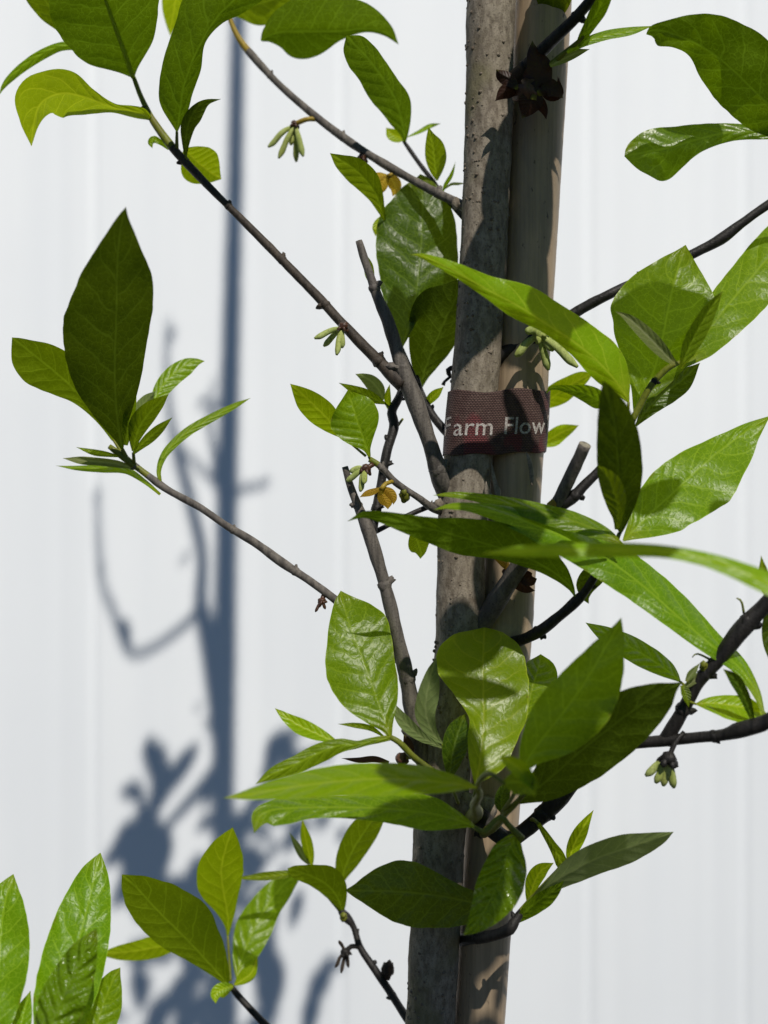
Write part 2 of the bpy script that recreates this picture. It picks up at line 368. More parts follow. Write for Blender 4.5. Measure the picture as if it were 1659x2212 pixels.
# ------------------------------------------------------------------ tree
DT = .500
tree = bpy.data.objects.new('young_tree', None)
TRK = [(1062, 0), (1057, 200), (1045, 540), (1031, 758), (1012, 983), (999, 1130), (996, 1250), (990, 1400), (969, 1600), (949, 1800), (940, 2000), (929, 2212)]
def shade_src(u, v, d=DT):           # the point of the tree at distance d whose shadow falls on this point of the wall
    W = P(u, v, WY); return W + SUN*((WY-d)/-SUN.y)
foot = P(925, 2212, DT); foot = Vector((foot.x-.075, DT+.005, 0))
link(tree, foot)
tag(tree, 'young tree with fresh green leaves, its grey trunk tied to a bamboo stake', 'tree')
up = [shade_src(488, 2212), shade_src(482, 1800), shade_src(484, 1500), shade_src(492, 1000), shade_src(505, 500), shade_src(514, 0), shade_src(518, -400)]
def build_trunk():
    mb = MB()
    pts = [foot, foot.lerp(P(925, 2212, DT), .5)+Vector((-.008, 0, 0))] + [P(u, v, DT) for u, v in reversed(TRK)] + up
    r0 = PX(51.5, DT)
    rad = [.0125, .0108] + [r0*k for k in (1.04, 1.05, 1.09, 1.06, 1.02, 1.0, 1.02, 1.01, 1.0, .985, 1.0, 1.025)] + [.0105, .0112, .0112, .0102, .0084, .0070, .0045]
    C, rr = mb.tube(pts, rad, seg=44, step=.0018, rough=.02, lump=.05)
    random.seed(11)
    for _ in range(620):              # lenticels: small raised pores in loose vertical rows
        v = random.uniform(-60, 2260); k = min(range(len(C)), key=lambda i: abs(C[i].z-P(0, v, DT).z))
        an = random.choice([-2.75, -2.35, -2.0, -1.2, -.6, .3, 1.2, 2.2, -2.9, -2.2])+random.gauss(0, .16)
        nrm = Vector((math.cos(an), math.sin(an), 0)); s_ = random.choice([.00035, .0005, .0005, .0007, .0008])
        mb.blob(C[k]+nrm*rr[k]*.985, s_, axis=(1 if abs(nrm.x) < .7 else 0, .001, .0) if False else nrm, stretch=.8, mat=1, seg=8, rings=5, jit=.3)
    for (u, v, s_) in ((1085, 300, 5), (985, 440, 9), (1010, 870, 6), (948, 1090, 10), (1052, 1010, 6), (1020, 1290, 6), (1055, 1745, 20), (1010, 1740, 22), (960, 1690, 20)):
        mb.blob(P(u, v, DT-.006), PX(s_, DT), axis=(0, 0, 1), stretch=1.3, mat=0, jit=.4, seg=12, rings=8)
    return mb.build('trunk', [M['trunk'], M['lent']], tree, origin=foot)
trunk = build_trunk()

BR = {}
def branch(key, pts, mat='twig', name='branch', parent=None, knobs=0, tip=None, cut=False, lump=.20, label=None, step=.002):
    """pts: (u, v, d_cm, diameter) with the thick end last or first; tip: material of the young end"""
    mb = MB(); p3 = [P(u, v, d/100) for u, v, d, r in pts]; rd = [PX(r/2, d/100) for u, v, d, r in pts]
    C, rr = mb.tube(p3, rd, seg=14, rough=.07, lump=lump, capmat=1 if cut else None, step=step)
    n = len(C)
    if tip:
        tm, frac = tip; seg = 14
        for i in range(int((n-1)*frac)*seg): mb.m[i] = 2
    rs = random.Random(key)
    for k in range(knobs):
        i = int((k+.3+rs.random()*.5)/knobs*(n-2))+1; t = (C[i+1]-C[i-1]).normalized()
        sd = t.cross(Vector((0, 1, 0))).normalized()*(1 if rs.random() < .7 else -1)
        sd = (sd + Vector((0, -.3+.5*rs.random(), 0)) - t*.5).normalized()
        mb.blob(C[i]+sd*rr[i]*.85, rr[i]*(.42+.25*rs.random()), axis=sd, stretch=1.3+rs.random()*.5, mat=0, seg=8, rings=5, jit=.7)
        mb.blob(C[i], rr[i]*1.07, axis=t, stretch=1.1, mat=0, seg=14, rings=8, jit=.25)
    o = mb.build(name, [M[mat], M['cut'], M[tip[0]] if tip else M['green']], parent or tree, origin=p3[-1])
    if label: o['label'] = label
    BR[key] = o
    return o
# (tip first, joint with the parent last)
branch('b1', [(288, 165, 52, 9), (305, 210, 51.8, 12), (330, 260, 51.5, 14), (372, 318, 51.2, 18), (412, 362, 51, 19), (450, 402, 50.7, 17), (510, 462, 50.4, 17), (570, 522, 50.2, 18), (680, 634, 49.8, 21), (745, 705, 49.5, 23), (800, 762, 49.3, 26), (845, 808, 49.1, 33), (872, 832, 49, 36)], 'twig', knobs=6, tip=('green', .22))
branch('b2', [(775, 520, 49.3, 14), (786, 556, 49.3, 17), (801, 600, 49.2, 20), (815, 640, 49.2, 26), (838, 695, 49.1, 27), (856, 750, 49.1, 29), (873, 806, 49, 34), (893, 858, 49, 37), (913, 915, 49, 36), (934, 975, 49.1, 36), (952, 1032, 49.4, 40), (966, 1075, 50, 36)], 'grey', knobs=3, cut=True, label='pruned grey branch stub, cut at its top')
branch('b3', [(236, 964, 50.5, 10), (270, 990, 50.5, 16), (310, 1020, 50.4, 13), (345, 1046, 50.3, 17), (372, 1064, 50.2, 15), (430, 1095, 50, 15), (490, 1136, 49.8, 17), (550, 1172, 49.6, 17), (610, 1216, 49.4, 20), (665, 1252, 49.2, 18), (720, 1292, 49, 20), (790, 1352, 49, 22), (868, 1430, 49.3, 24)], 'grey', knobs=4, tip=('green', .14))
branch('b4', [(745, 1008, 49, 15), (757, 1050, 49, 17), (772, 1090, 49, 20), (797, 1150, 49, 30), (812, 1200, 49, 32), (826, 1246, 49, 30), (843, 1310, 49, 31), (860, 1380, 49, 31), (878, 1460, 49.2, 34), (892, 1540, 49.4, 36), (908, 1620, 49.6, 40), (945, 1700, 50, 40)], 'grey', knobs=4, cut=True, label='pruned branch stub with a blunt cut top, leaning beside the trunk')
branch('b5', [(868, 840, 51, 14), (860, 862, 50.6, 17), (846, 890, 50.3, 19), (851, 920, 50.1, 21), (836, 975, 49.8, 19), (823, 1046, 49.6, 20), (813, 1100, 49.3, 22), (803, 1150, 49.1, 24)], 'dark', knobs=4)
branch('b6', [(798, 992, 48.6, 12), (822, 1008, 48.6, 15), (852, 1040, 48.7, 16), (880, 1060, 48.8, 14), (905, 1076, 48.9, 14), (932, 1096, 49.2, 16), (955, 1105, 49.8, 18)], 'grey', knobs=2, tip=('green', .12))
branch('b6b', [(942, 1088, 50.4, 10), (900, 1105, 50.2, 11), (860, 1124, 49.9, 10), (812, 1148, 49.4, 12)], 'dark')
branch('b7', [(900, 812, 51.6, 11), (908, 842, 51.4, 13), (922, 876, 51, 16), (940, 905, 50.7, 18), (966, 935, 50.4, 20), (985, 950, 50.2, 22)], 'dark', knobs=1)
branch('b8', [(492, 28, 55, 8), (505, 62, 55, 11), (522, 92, 55, 14), (545, 120, 54.8, 16), (600, 180, 54.4, 15), (680, 250, 53.8, 16), (760, 310, 53.2, 17), (840, 360, 52.6, 18), (890, 388, 52.2, 19), (950, 420, 51.4, 20), (1010, 448, 50.6, 22)], 'grey', knobs=3, tip=('yellow', .14))
branch('b9', [(872, 305, 54.5, 7), (886, 325, 54.3, 10), (905, 352, 54, 11), (930, 385, 53.5, 11), (960, 425, 52.5, 12), (1005, 470, 51, 16)], 'dark')
branch('b10', [(1320, -75, 46.2, 20), (1285, -12, 46.6, 24), (1240, 42, 47.1, 25), (1192, 88, 47.7, 27), (1150, 130, 48.4, 30), (1112, 168, 49.4, 34)], 'dark', knobs=2)
branch('b10g', [(1262, 78, 47, 7), (1240, 98, 47.2, 11), (1215, 118, 47.5, 12), (1188, 140, 48, 13), (1150, 165, 48.8, 14)], 'green')
branch('b11', [(1800, 358, 49, 16), (1700, 415, 49.1, 18), (1659, 442, 49.2, 20), (1600, 484, 49.3, 21), (1560, 515, 49.4, 24), (1500, 547, 49.5, 21), (1440, 575, 49.5, 19), (1380, 605, 49.5, 19), (1320, 634, 49.2, 20), (1262, 664, 49.4, 23), (1200, 702, 49.6, 26), (1125, 745, 50, 30), (1060, 780, 50.3, 32)], 'dark', knobs=3)
branch('b12', [(1264, 960, 45.5, 26), (1240, 1012, 46, 27), (1210, 1075, 46.6, 28), (1165, 1160, 47.4, 34), (1120, 1225, 48.1, 40), (1075, 1295, 49, 42), (1030, 1365, 49.9, 44)], 'grey', cut=True, knobs=1, label='thick pruned stub with a pale cut end, rising right of the trunk')
branch('b13', [(1470, 782, 46.3, 8), (1440, 797, 46.4, 14), (1405, 835, 46.5, 16), (1378, 885, 46.6, 14), (1345, 945, 46.6, 15), (1300, 1010, 46.6, 20), (1262, 1048, 46.6, 21), (1238, 1075, 46.6, 26), (1205, 1098, 46.8, 26), (1188, 1118, 47.2, 22)], 'dark', knobs=3, tip=('green', .36))
branch('b14', [(1338, 1152, 45.5, 9), (1322, 1190, 45.8, 12), (1285, 1245, 46.2, 16), (1262, 1280, 46.5, 18), (1245, 1298, 46.7, 24), (1212, 1328, 47.1, 22), (1165, 1364, 47.8, 24), (1110, 1388, 49.6, 26), (1056, 1398, 51.2, 28)], 'dark', knobs=3, tip=('green', .2))
branch('b16', [(1128, 1745, 46.5, 16), (1190, 1748, 46.6, 30)][0:0] or [(1790, 1470, 43, 30), (1700, 1530, 43.4, 28), (1650, 1562, 43.8, 30), (1600, 1577, 44.2, 34), (1560, 1588, 44.6, 26), (1500, 1594, 45.1, 25), (1435, 1600, 45.6, 26), (1350, 1612, 46.2, 24), (1270, 1660, 47, 32), (1190, 1742, 47.8, 38), (1130, 1796, 48.2, 36), (1095, 1812, 48.2, 38), (1058, 1786, 48.5, 40), (1010, 1742, 49.8, 44)], 'dark', knobs=5)
branch('b15', [(1780, 1180, 44, 34), (1700, 1258, 44.3, 36), (1650, 1310, 44.6, 36), (1600, 1362, 44.8, 38), (1555, 1420, 45, 33), (1510, 1472, 45.2, 30), (1478, 1530, 45.4, 32), (1435, 1604, 45.7, 32)], 'dark', knobs=4, parent=BR['b16'] if False else None)
branch('b17', [(735, 1966, 54, 12), (748, 1982, 54, 20), (763, 2000, 53.9, 13), (778, 2046, 53.6, 15), (811, 2096, 53.2, 16), (842, 2142, 52.6, 17), (873, 2190, 51.8, 18), (915, 2245, 50.8, 20)], 'dark', knobs=4)
branch('b18', [(496, 2126, 54, 10), (510, 2145, 54, 15), (530, 2168, 53.8, 14), (574, 2214, 53.4, 15), (680, 2310, 52.5, 18), (900, 2480, 50.5, 22)], 'dark', knobs=1)
branch('b19', [(1232, 1850, 47.5, 6), (1206, 1880, 47.4, 10), (1170, 1918, 47.2, 11), (1140, 1952, 47, 12), (1116, 1984, 46.9, 18), (1100, 2008, 46.8, 24), (1060, 2022, 47.6, 24), (1025, 2027, 48.8, 26), (998, 2030, 50.6, 30)], 'dark', knobs=2, tip=('green', .36))
branch('b20', [(842, 1592, 46, 11), (862, 1603, 46, 14), (890, 1632, 46.2, 15), (914, 1652, 46.8, 16), (960, 1690, 48.5, 18), (990, 1715, 49.6, 20)], 'green')
branch('b21', [(1030, 1700, 43, 12), (1036, 1716, 43.6, 15), (1025, 1738, 44.8, 20), (1030, 1752, 46.5, 28), (1020, 1765, 49, 34)], 'green')
branch('b22', [(1024, 1787, 44, 11), (1046, 1797, 44, 13), (1063, 1779, 44.2, 12), (1082, 1765, 44.3, 13), (1100, 1784, 44.4, 13), (1128, 1812, 44.5, 15)], 'green')
branch('b23', [(1132, 1715, 45, 11), (1112, 1738, 45.4, 13), (1092, 1756, 45.8, 15), (1080, 1775, 46.6, 18), (1045, 1800, 48.6, 24)], 'green')
branch('b24', [(50, 2330, 43, 12), (160, 2420, 45, 20), (500, 2600, 48, 24), (880, 2700, 50.2, 30)], 'dark')
branch('b25', [(100, 2290, 42.5, 10), (120, 2330, 43, 12), (160, 2400, 44.6, 16)], 'green')
branch('b26', [(1090, 1694, 40, 9), (1060, 1672, 40.5, 10), (1040, 1682, 41.5, 12), (1030, 1702, 43, 12)], 'green')
branch('b27', [(1740, 1320, 36.5, 12), (1800, 1400, 38, 16), (1830, 1500, 42, 20), (1790, 1470, 43, 24)], 'dark')
branch('b28', [(1740, 300, 50, 10), (1800, 310, 50, 12), (1900, 330, 49, 16)], 'dark')

# ------------------------------------------------------------------ leaves
def leaf(bkey, kind, side, d, gx, gy, pts, fold=None, bow=0.0, wave=.5, name='leaf', label=None, grad=None):
    """pts run base->tip: (u, v, width on side A, width on side B) in photo units; the blade lies near a
    plane through the base at distance d (cm) with depth slopes gx (to the right) and gy (downwards)"""
    if fold is None: fold = -.22 if side == 'T' else .2
    ts = [0.0]
    for i in range(1, len(pts)): ts.append(ts[-1]+math.hypot(pts[i][0]-pts[i-1][0], pts[i][1]-pts[i-1][1]))
    L = ts[-1]
    fu, fv = catm(ts, [p[0] for p in pts]), catm(ts, [p[1] for p in pts])
    fa, fb = catm(ts, [p[2] for p in pts]), catm(ts, [p[3] for p in pts])
    n = max(18, min(70, int(L/5))); m = 9
    rs = random.Random(hash((round(pts[0][0]), round(pts[0][1]), len(pts))) & 0xffff); o1 = Vector((rs.random()*40, rs.random()*40, rs.random()*40))
    u0, v0 = pts[0][0], pts[0][1]; d0 = d/100
    V, F, UV, UM = [], [], [], []
    for i in range(n+1):
        t = L*i/n; e = 1.0
        u, v = fu(t), fv(t); du, dv = fu(min(L, t+1))-fu(max(0, t-1)), fv(min(L, t+1))-fv(max(0, t-1))
        l = math.hypot(du, dv) or 1; nx, ny = dv/l, -du/l
        a, b = max(.3, fa(t)), max(.3, fb(t))
        for j in range(-m, m+1):
            x = j/m; wd = (a if x < 0 else b); off = -x*wd
            # small natural scallops of the margin
            ed = abs(x)**3*wd*.028*noise.noise(o1+Vector((t*.045, 7 if x < 0 else 3, 0)))
            off += ed if x < 0 else -ed
            pu, pv = u+nx*off, v+ny*off
            wm = wd/S*d0
            dep = d0 + gx*(pu-u0)/S*d0 + gy*(pv-v0)/S*d0
            dep += fold*wm*(abs(x)**1.15) - bow*L/S*d0*math.sin(math.pi*t/L)
            dep += wave*.0011*(abs(x)**1.5)*math.sin(t*.05+o1.x*(1 if x < 0 else 2.3))*min(1, wd/30)
            dep += wave*.0016*noise.noise(o1+Vector((pu*.013, pv*.013, 0)))*min(1, wd/25)
            V.append(P(pu, pv, dep)); UV.append((x, t/L)); UM.append((-off/100, t/100))
    k = 2*m+1
    for i in range(n):
        for j in range(2*m): F.append((i*k+j, i*k+j+1, (i+1)*k+j+1, (i+1)*k+j))
    c = n//2*k+m
    nrm = (V[c+1]-V[c]).cross(V[c+k+1]-V[c]); tocam = Vector((0, 0, H))-V[c]
    if (nrm.dot(tocam) > 0) != (side == 'T'): F = [tuple(reversed(f)) for f in F]
    fm = [0]*len(F)
    if max(p[2]+p[3] for p in pts) > 238 and side == 'U' and name == 'leaf':   # the midrib stands proud under the blade
        rib = MB(); sg = 1 if side == 'T' else -1; cl, rl = [], []
        for i in range(0, n+1, 2):
            c_ = V[i*k+m]; q = i/n; rr_ = PX(4.5*(1-q)**.8+.5, d0); cl.append(c_+Vector((0, sg*rr_*.45, 0))); rl.append(rr_)
        rib.tube(cl, rl, seg=8, step=L/S*d0/30); b0 = len(V); V += rib.v; F += [tuple(b0+i for i in f) for f in rib.f]; fm += [1]*len(rib.f)
        UV += [(0, .5)]*len(rib.v); UM += [(0, .5)]*len(rib.v)
    o = mesh_obj(name, V, F, [M[kind], M['rib_dark' if kind == 'D' else 'rib']], BR[bkey], origin=V[m], uvs={'shape': UV, 'metric': UM}, fm=fm)
    if label: o['label'] = label
    return o
U, T = 'U', 'T'
# --- upper left spray
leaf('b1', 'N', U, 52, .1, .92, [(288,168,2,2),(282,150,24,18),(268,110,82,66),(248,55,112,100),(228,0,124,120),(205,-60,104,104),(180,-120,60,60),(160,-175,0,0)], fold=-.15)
leaf('b1', 'O', U, 53, 0, .6, [(158,92,2,2),(140,62,14,16),(110,20,30,30),(80,-30,34,30),(50,-90,0,0)])
leaf('b1', 'M', T, 52.5, .1, .3, [(190,112,3,3),(165,100,9,8),(130,100,11,9),(88,118,13,10),(50,143,12,9),(20,170,9,7),(5,188,6,3),(-2,206,0,0)], fold=.3)
leaf('b1', 'Y', U, 51.5, .35, 1.5, [(328,258,3,3),(308,246,12,12),(285,240,13,12),(245,232,12,9),(195,214,36,22),(150,202,50,48),(118,205,52,56),(88,224,34,60),(74,262,14,34),(68,316,0,0)], fold=.3, label='lime leaf with its tip curled down')
leaf('b1', 'N', U, 51, .1, .88, [(382,284,2,2),(386,262,22,8),(390,232,44,18),(394,200,52,22),(412,140,60,24),(437,88,68,8),(468,38,84,18),(505,0,90,36),(555,-55,70,45),(620,-130,0,0)], fold=-.35)
leaf('b1', 'Y', U, 53.5, 0, 1.3, [(395,-90,2,2),(383,-30,28,28),(376,20,24,26),(371,50,13,14),(368,78,0,0)])
leaf('b1', 'D', U, 50.8, .2, .7, [(401,336,3,3),(401,308,8,9),(405,275,15,16),(414,250,14,22),(430,228,8,18),(448,217,3,10),(477,214,0,0)], fold=-.4)
leaf('b1', 'Y', T, 51.6, .2, .8, [(398,322,4,4),(410,334,26,26),(424,348,40,44),(442,363,42,42),(460,376,26,24),(478,387,0,0)])
leaf('b1', 'M', T, 51.5, 0, .2, [(365,322,3,3),(348,308,6,5),(332,300,9,7),(325,308,8,6),(329,320,0,0)])
# --- upper middle
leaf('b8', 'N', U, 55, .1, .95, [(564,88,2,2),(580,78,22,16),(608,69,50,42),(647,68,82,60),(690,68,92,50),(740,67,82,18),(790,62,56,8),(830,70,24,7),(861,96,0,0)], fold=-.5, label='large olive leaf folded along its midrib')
leaf('b8', 'O', U, 55.5, 0, .7, [(482,34,2,2),(510,18,22,22),(560,8,42,48),(620,-15,36,36),(690,-70,0,0)])
leaf('b9', 'N', U, 54.5, .1, 1.05, [(874,310,2,2),(873,290,9,9),(868,262,26,20),(857,222,42,30),(838,186,48,26),(812,148,44,26),(785,115,42,28),(762,92,28,22),(748,77,0,0)], fold=-.2)
leaf('b9', 'Y', T, 55, 0, .2, [(876,302,2,2),(862,296,13,12),(846,288,14,12),(834,276,0,0)])
leaf('b9', 'M', T, 54.8, 0, -.4, [(880,296,1,1),(905,285,4,4),(930,272,5,5),(952,267,0,0)])
leaf('b9', 'O', U, 53.6, 0, 1.1, [(944,390,2,2),(941,368,13,17),(938,340,19,27),(935,312,17,22),(930,292,9,9),(926,275,0,0)])
leaf('b9', 'M', T, 53, 0, -.3, [(955,418,1,1),(962,400,4,4),(975,378,4,4),(984,350,0,0)])
leaf('b9', 'H', T, 53, 0, -.3, [(958,410,1,1),(975,398,3,3),(990,397,3,3),(1005,396,0,0)])
leaf('b2', 'O', U, 52.5, 0, .9, [(832,478,2,2),(822,448,11,9),(812,420,20,16),(793,393,26,28),(764,364,28,26),(735,345,18,12),(713,331,0,0)])
leaf('b2', 'Y', T, 52.8, 0, -.2, [(834,462,2,2),(820,478,10,8),(812,492,8,8),(811,510,0,0)])
leaf('b2', 'Y', T, 50.5, 0, .6, [(806,622,2,2),(799,595,10,10),(796,572,10,9),(790,548,0,0)])
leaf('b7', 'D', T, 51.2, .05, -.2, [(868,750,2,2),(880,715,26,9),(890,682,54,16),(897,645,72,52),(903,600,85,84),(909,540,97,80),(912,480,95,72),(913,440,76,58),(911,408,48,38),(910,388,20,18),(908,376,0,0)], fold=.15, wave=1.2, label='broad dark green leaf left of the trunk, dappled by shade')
leaf('b7', 'D', U, 52.6, .1, .5, [(908,842,2,2),(913,818,16,10),(921,790,36,22),(940,742,62,38),(962,690,76,42),(985,645,60,34),(1000,600,0,0)], fold=.2)
leaf('b7', 'Y', T, 51, 0, -.1, [(918,880,2,2),(928,864,9,9),(943,850,10,9),(958,836,0,0)])
# --- big lime leaf in front of the trunk
leaf('b14', 'Y', T, 46, .22, .12, [(1358,870,2,2),(1352,856,10,9),(1338,834,22,28),(1301,790,34,52),(1249,745,26,52),(1184,702,20,52),(1119,661,28,50),(1050,624,17,30),(985,588,11,20),(935,562,10,10),(908,552,5,5),(886,550,0,0)], fold=.35, wave=.8, label='long lime leaf reaching across trunk and stake')
leaf('b14', 'D', U, 45.6, .1, .85, [(1340,1154,2,2),(1342,1125,16,16),(1340,1085,32,36),(1337,1040,43,50),(1334,983,45,53),(1328,920,39,46),(1318,875,26,32),(1310,845,14,16),(1303,822,0,0)], fold=-.12)
leaf('b14', 'O', T, 44.6, .1, .95, [(1332,1144,4,4),(1335,1115,13,12),(1330,1078,24,23),(1318,1042,22,22),(1303,1018,11,10),(1290,1005,0,0)], fold=-.2)
leaf('b14', 'M', T, 45.8, .1, -.75, [(1346,1168,2,2),(1362,1152,14,18),(1385,1130,32,42),(1412,1103,50,66),(1445,1073,60,78),(1477,1043,60,88),(1512,1010,50,96),(1542,984,38,84),(1580,955,26,62),(1618,926,14,34),(1664,898,0,0)], fold=.12, wave=1.0, label='broad glossy green leaf half in shadow')
leaf('b13', 'M', T, 46.2, 0, -.85, [(1474,796,2,2),(1488,778,14,14),(1507,750,26,34),(1538,704,36,52),(1575,656,44,62),(1612,612,46,66),(1660,556,48,70),(1720,488,40,44),(1790,410,0,0)], fold=.2, wave=.8)
leaf('b13', 'M', T, 47, .1, -.25, [(1370,894,2,2),(1382,866,18,14),(1398,836,44,30),(1414,796,74,52),(1430,735,106,85),(1443,670,121,104),(1455,615,88,88),(1466,575,46,52),(1475,548,18,22),(1481,529,0,0)], fold=.05, wave=1.2, label='wide leaf with a shadowed upper half')
leaf('b13', 'D', T, 47.4, .1, -.2, [(1374,920,2,2),(1388,898,9,12),(1412,870,22,22),(1440,845,26,28),(1475,820,24,24),(1512,784,0,0)])
leaf('b13', 'H', T, 45.6, 0, -.2, [(1466,789,2,2),(1448,776,9,9),(1425,752,15,15),(1400,726,16,16),(1372,699,13,12),(1350,682,7,6),(1330,673,0,0)], fold=-.5)
leaf('b13', 'O', T, 45.6, .2, .4, [(1472,796,3,3),(1478,778,10,10),(1490,748,17,19),(1508,712,18,22),(1530,674,15,17),(1548,648,9,8),(1561,629,0,0)], fold=-.6)
leaf('b13', 'M', U, 46.4, .1, .9, [(1312,882,2,2),(1297,868,18,20),(1265,850,18,19),(1232,842,10,10),(1202,837,5,5),(1188,840,4,4),(1180,850,0,0)], fold=-.2)
leaf('b11', 'Y', U, 53.2, 0, .8, [(1160,880,3,3),(1180,868,20,16),(1205,850,24,26),(1235,830,20,22),(1262,815,14,13),(1282,806,0,0)])
leaf('b11', 'Y', T, 53.2, 0, -.2, [(1165,962,5,5),(1190,948,16,19),(1214,934,17,16),(1233,926,10,9),(1250,919,0,0)])
# --- foreground sweep
leaf('b16', 'M', T, 44.0, .49, -.76, [(1650,1545,3,3),(1634,1496,10,9),(1595,1440,16,20),(1530,1388,24,30),(1460,1328,32,42),(1385,1262,42,44),(1295,1198,46,42),(1200,1152,38,30),(1110,1118,24,22),(1020,1096,11,10),(970,1094,6,6),(938,1101,0,0)], fold=.45, wave=.5, label='longest bright green leaf, sweeping from lower right across the trunk')
leaf('b14', 'M', T, 45.0, .26, -1.0, [(1348,1178,2,2),(1305,1152,16,14),(1240,1126,24,20),(1170,1106,24,18),(1100,1088,18,14),(1020,1073,9,9),(970,1069,5,6),(936,1070,0,0)], fold=.3)
leaf('b27', 'Y', T, 36.5, 0, -.8, [(1745,1325,5,5),(1700,1285,18,16),(1655,1258,24,22),(1600,1233,22,19),(1520,1206,17,14),(1430,1190,15,13),(1330,1187,17,15),(1220,1188,16,14),(1120,1190,12,11),(1040,1196,0,0)], fold=.3, label='blurred near leaf running edge-on towards the right')
leaf('b14', 'N', U, 46.6, .1, .55, [(1241,1286,2,2),(1232,1268,7,9),(1205,1243,12,28),(1160,1215,18,42),(1080,1184,26,54),(996,1160,38,42),(930,1143,30,26),(880,1131,22,20),(820,1116,12,12),(785,1113,6,8),(751,1126,0,0)], fold=-.1, wave=1.0)
leaf('b14', 'D', T, 46.8, 0, 0, [(1308,1212,6,6),(1282,1240,26,22),(1268,1266,20,24),(1266,1290,8,10),(1272,1304,0,0)])
leaf('b16', 'D', T, 44.2, 0, .3, [(1628,1562,3,3),(1618,1530,9,9),(1603,1494,12,13),(1585,1465,12,12),(1562,1445,0,0)], fold=-.5)
# --- central cluster
leaf('b20', 'M', T, 46, .1, -.45, [(843,1592,4,4),(837,1572,16,12),(829,1551,36,26),(818,1520,62,44),(806,1486,80,56),(790,1442,86,66),(774,1398,77,76),(757,1354,52,78),(747,1322,34,58),(740,1296,18,26),(736,1276,0,0)], fold=.1, wave=1.3, label='upright glossy leaf alone left of the trunk')
leaf('b20', 'O', T, 45.5, .15, -.1, [(842,1594,6,6),(820,1598,7,8),(795,1603,7,8),(771,1609,8,9),(735,1610,16,15),(690,1626,22,20),(640,1650,20,18),(590,1672,12,14),(552,1694,0,0)], fold=.4)
leaf('b20', 'Y', T, 45.5, .1, -.6, [(728,1602,2,2),(705,1594,9,11),(678,1582,16,16),(648,1568,18,17),(622,1552,12,11),(606,1540,6,6),(594,1530,0,0)], fold=-.4)
leaf('b20', 'O', T, 46.4, 0, .2, [(828,1590,2,2),(800,1574,5,7),(765,1567,5,6),(730,1564,0,0)])
leaf('b4', 'H', U, 47.5, .1, .3, [(956,1606,2,2),(943,1594,9,8),(930,1572,18,13),(920,1540,24,21),(921,1505,20,27),(928,1470,15,22),(934,1445,9,12),(943,1420,0,0)], fold=-.3, wave=1.5)
leaf('b4', 'H', U, 47.4, .1, .2, [(956,1616,2,2),(935,1605,6,7),(912,1592,11,10),(888,1573,15,14),(866,1550,13,13),(848,1516,0,0)], fold=-.3)
leaf('b21', 'Y', T, 44.9, .05, -.62, [(1028,1694,3,3),(1036,1650,22,54),(1042,1600,32,72),(1045,1550,32,92),(1044,1500,62,98),(1043,1450,98,96),(1044,1410,99,87),(1045,1382,76,68),(1046,1366,44,42),(1046,1355,0,0)], fold=.12, wave=.8, label='large spoon-shaped lime leaf before the trunk')
leaf('b21', 'D', T, 46.4, .1, -.15, [(970,1684,2,2),(973,1660,12,16),(977,1630,22,26),(985,1598,27,29),(994,1570,22,20),(1000,1553,10,9),(1006,1542,0,0)])
leaf('b21', 'M', T, 41.7, .1, .04, [(1128,1668,4,4),(1137,1648,18,18),(1152,1622,34,38),(1178,1588,52,64),(1216,1540,62,84),(1250,1494,56,86),(1283,1442,42,70),(1305,1403,28,50),(1325,1370,14,26),(1342,1334,0,0)], fold=.1, wave=.9, label='tall pointed leaf rising right of the spoon-shaped one')
leaf('b23', 'D', U, 45.2, .1, .66, [(1120,1734,4,4),(1140,1718,12,20),(1170,1696,32,40),(1210,1662,52,58),(1255,1622,62,70),(1314,1575,62,72),(1375,1530,48,62),(1430,1496,24,38),(1455,1482,8,14),(1474,1473,0,0)], fold=-.1, wave=1.0, label='wide dark leaf with pale net veins')
leaf('b21', 'M', T, 47.2, .1, -1.0, [(1130,1565,3,3),(1140,1525,24,32),(1150,1485,32,46),(1160,1452,32,46),(1166,1430,22,32),(1168,1413,0,0)], wave=1.4)
leaf('b15', 'M', T, 46, .0, -1.1, [(1469,1472,2,2),(1456,1460,10,12),(1438,1446,18,20),(1400,1420,27,24),(1350,1391,27,23),(1305,1366,19,14),(1284,1355,10,7),(1265,1345,0,0)], fold=.2, wave=1.0)
leaf('b21', 'Y', T, 41.2, .0, -1.5, [(1030,1701,2,2),(1008,1697,9,10),(975,1692,20,20),(900,1684,33,32),(800,1683,36,35),(700,1691,31,34),(600,1705,22,22),(540,1716,12,12),(482,1724,0,0)], fold=.15, wave=.5, label='long near leaf pointing left, sunlit along its top')
leaf('b22', 'M', T, 44, .05, -1.2, [(1025,1786,3,3),(1008,1778,11,9),(985,1770,22,18),(930,1757,38,36),(850,1748,32,34),(760,1744,25,25),(680,1744,24,24),(620,1746,34,24),(580,1752,34,20),(560,1766,22,18),(549,1799,0,0)], fold=.2, wave=1.0)
leaf('b17', 'O', U, 55.4, .1, .9, [(738,1908,3,3),(742,1886,18,14),(752,1858,27,24),(768,1826,32,29),(790,1792,32,29),(815,1755,20,20),(842,1716,0,0)])
leaf('b17', 'O', U, 54, .1, .75, [(738,1972,3,3),(735,1952,12,14),(722,1928,20,32),(702,1908,22,40),(676,1894,20,28),(648,1884,18,16),(632,1879,14,9),(621,1876,0,0)], fold=-.3)
leaf('b17', 'O', T, 54, 0, -.2, [(645,1884,4,4),(612,1889,9,9),(570,1893,9,9),(535,1896,5,5),(506,1896,0,0)])
leaf('b18', 'M', T, 54.3, 0, -.5, [(512,2114,2,2),(517,2088,14,18),(528,2055,27,32),(548,2008,40,38),(578,1955,34,32),(612,1912,24,26),(634,1893,14,15),(655,1872,0,0)], fold=.2)
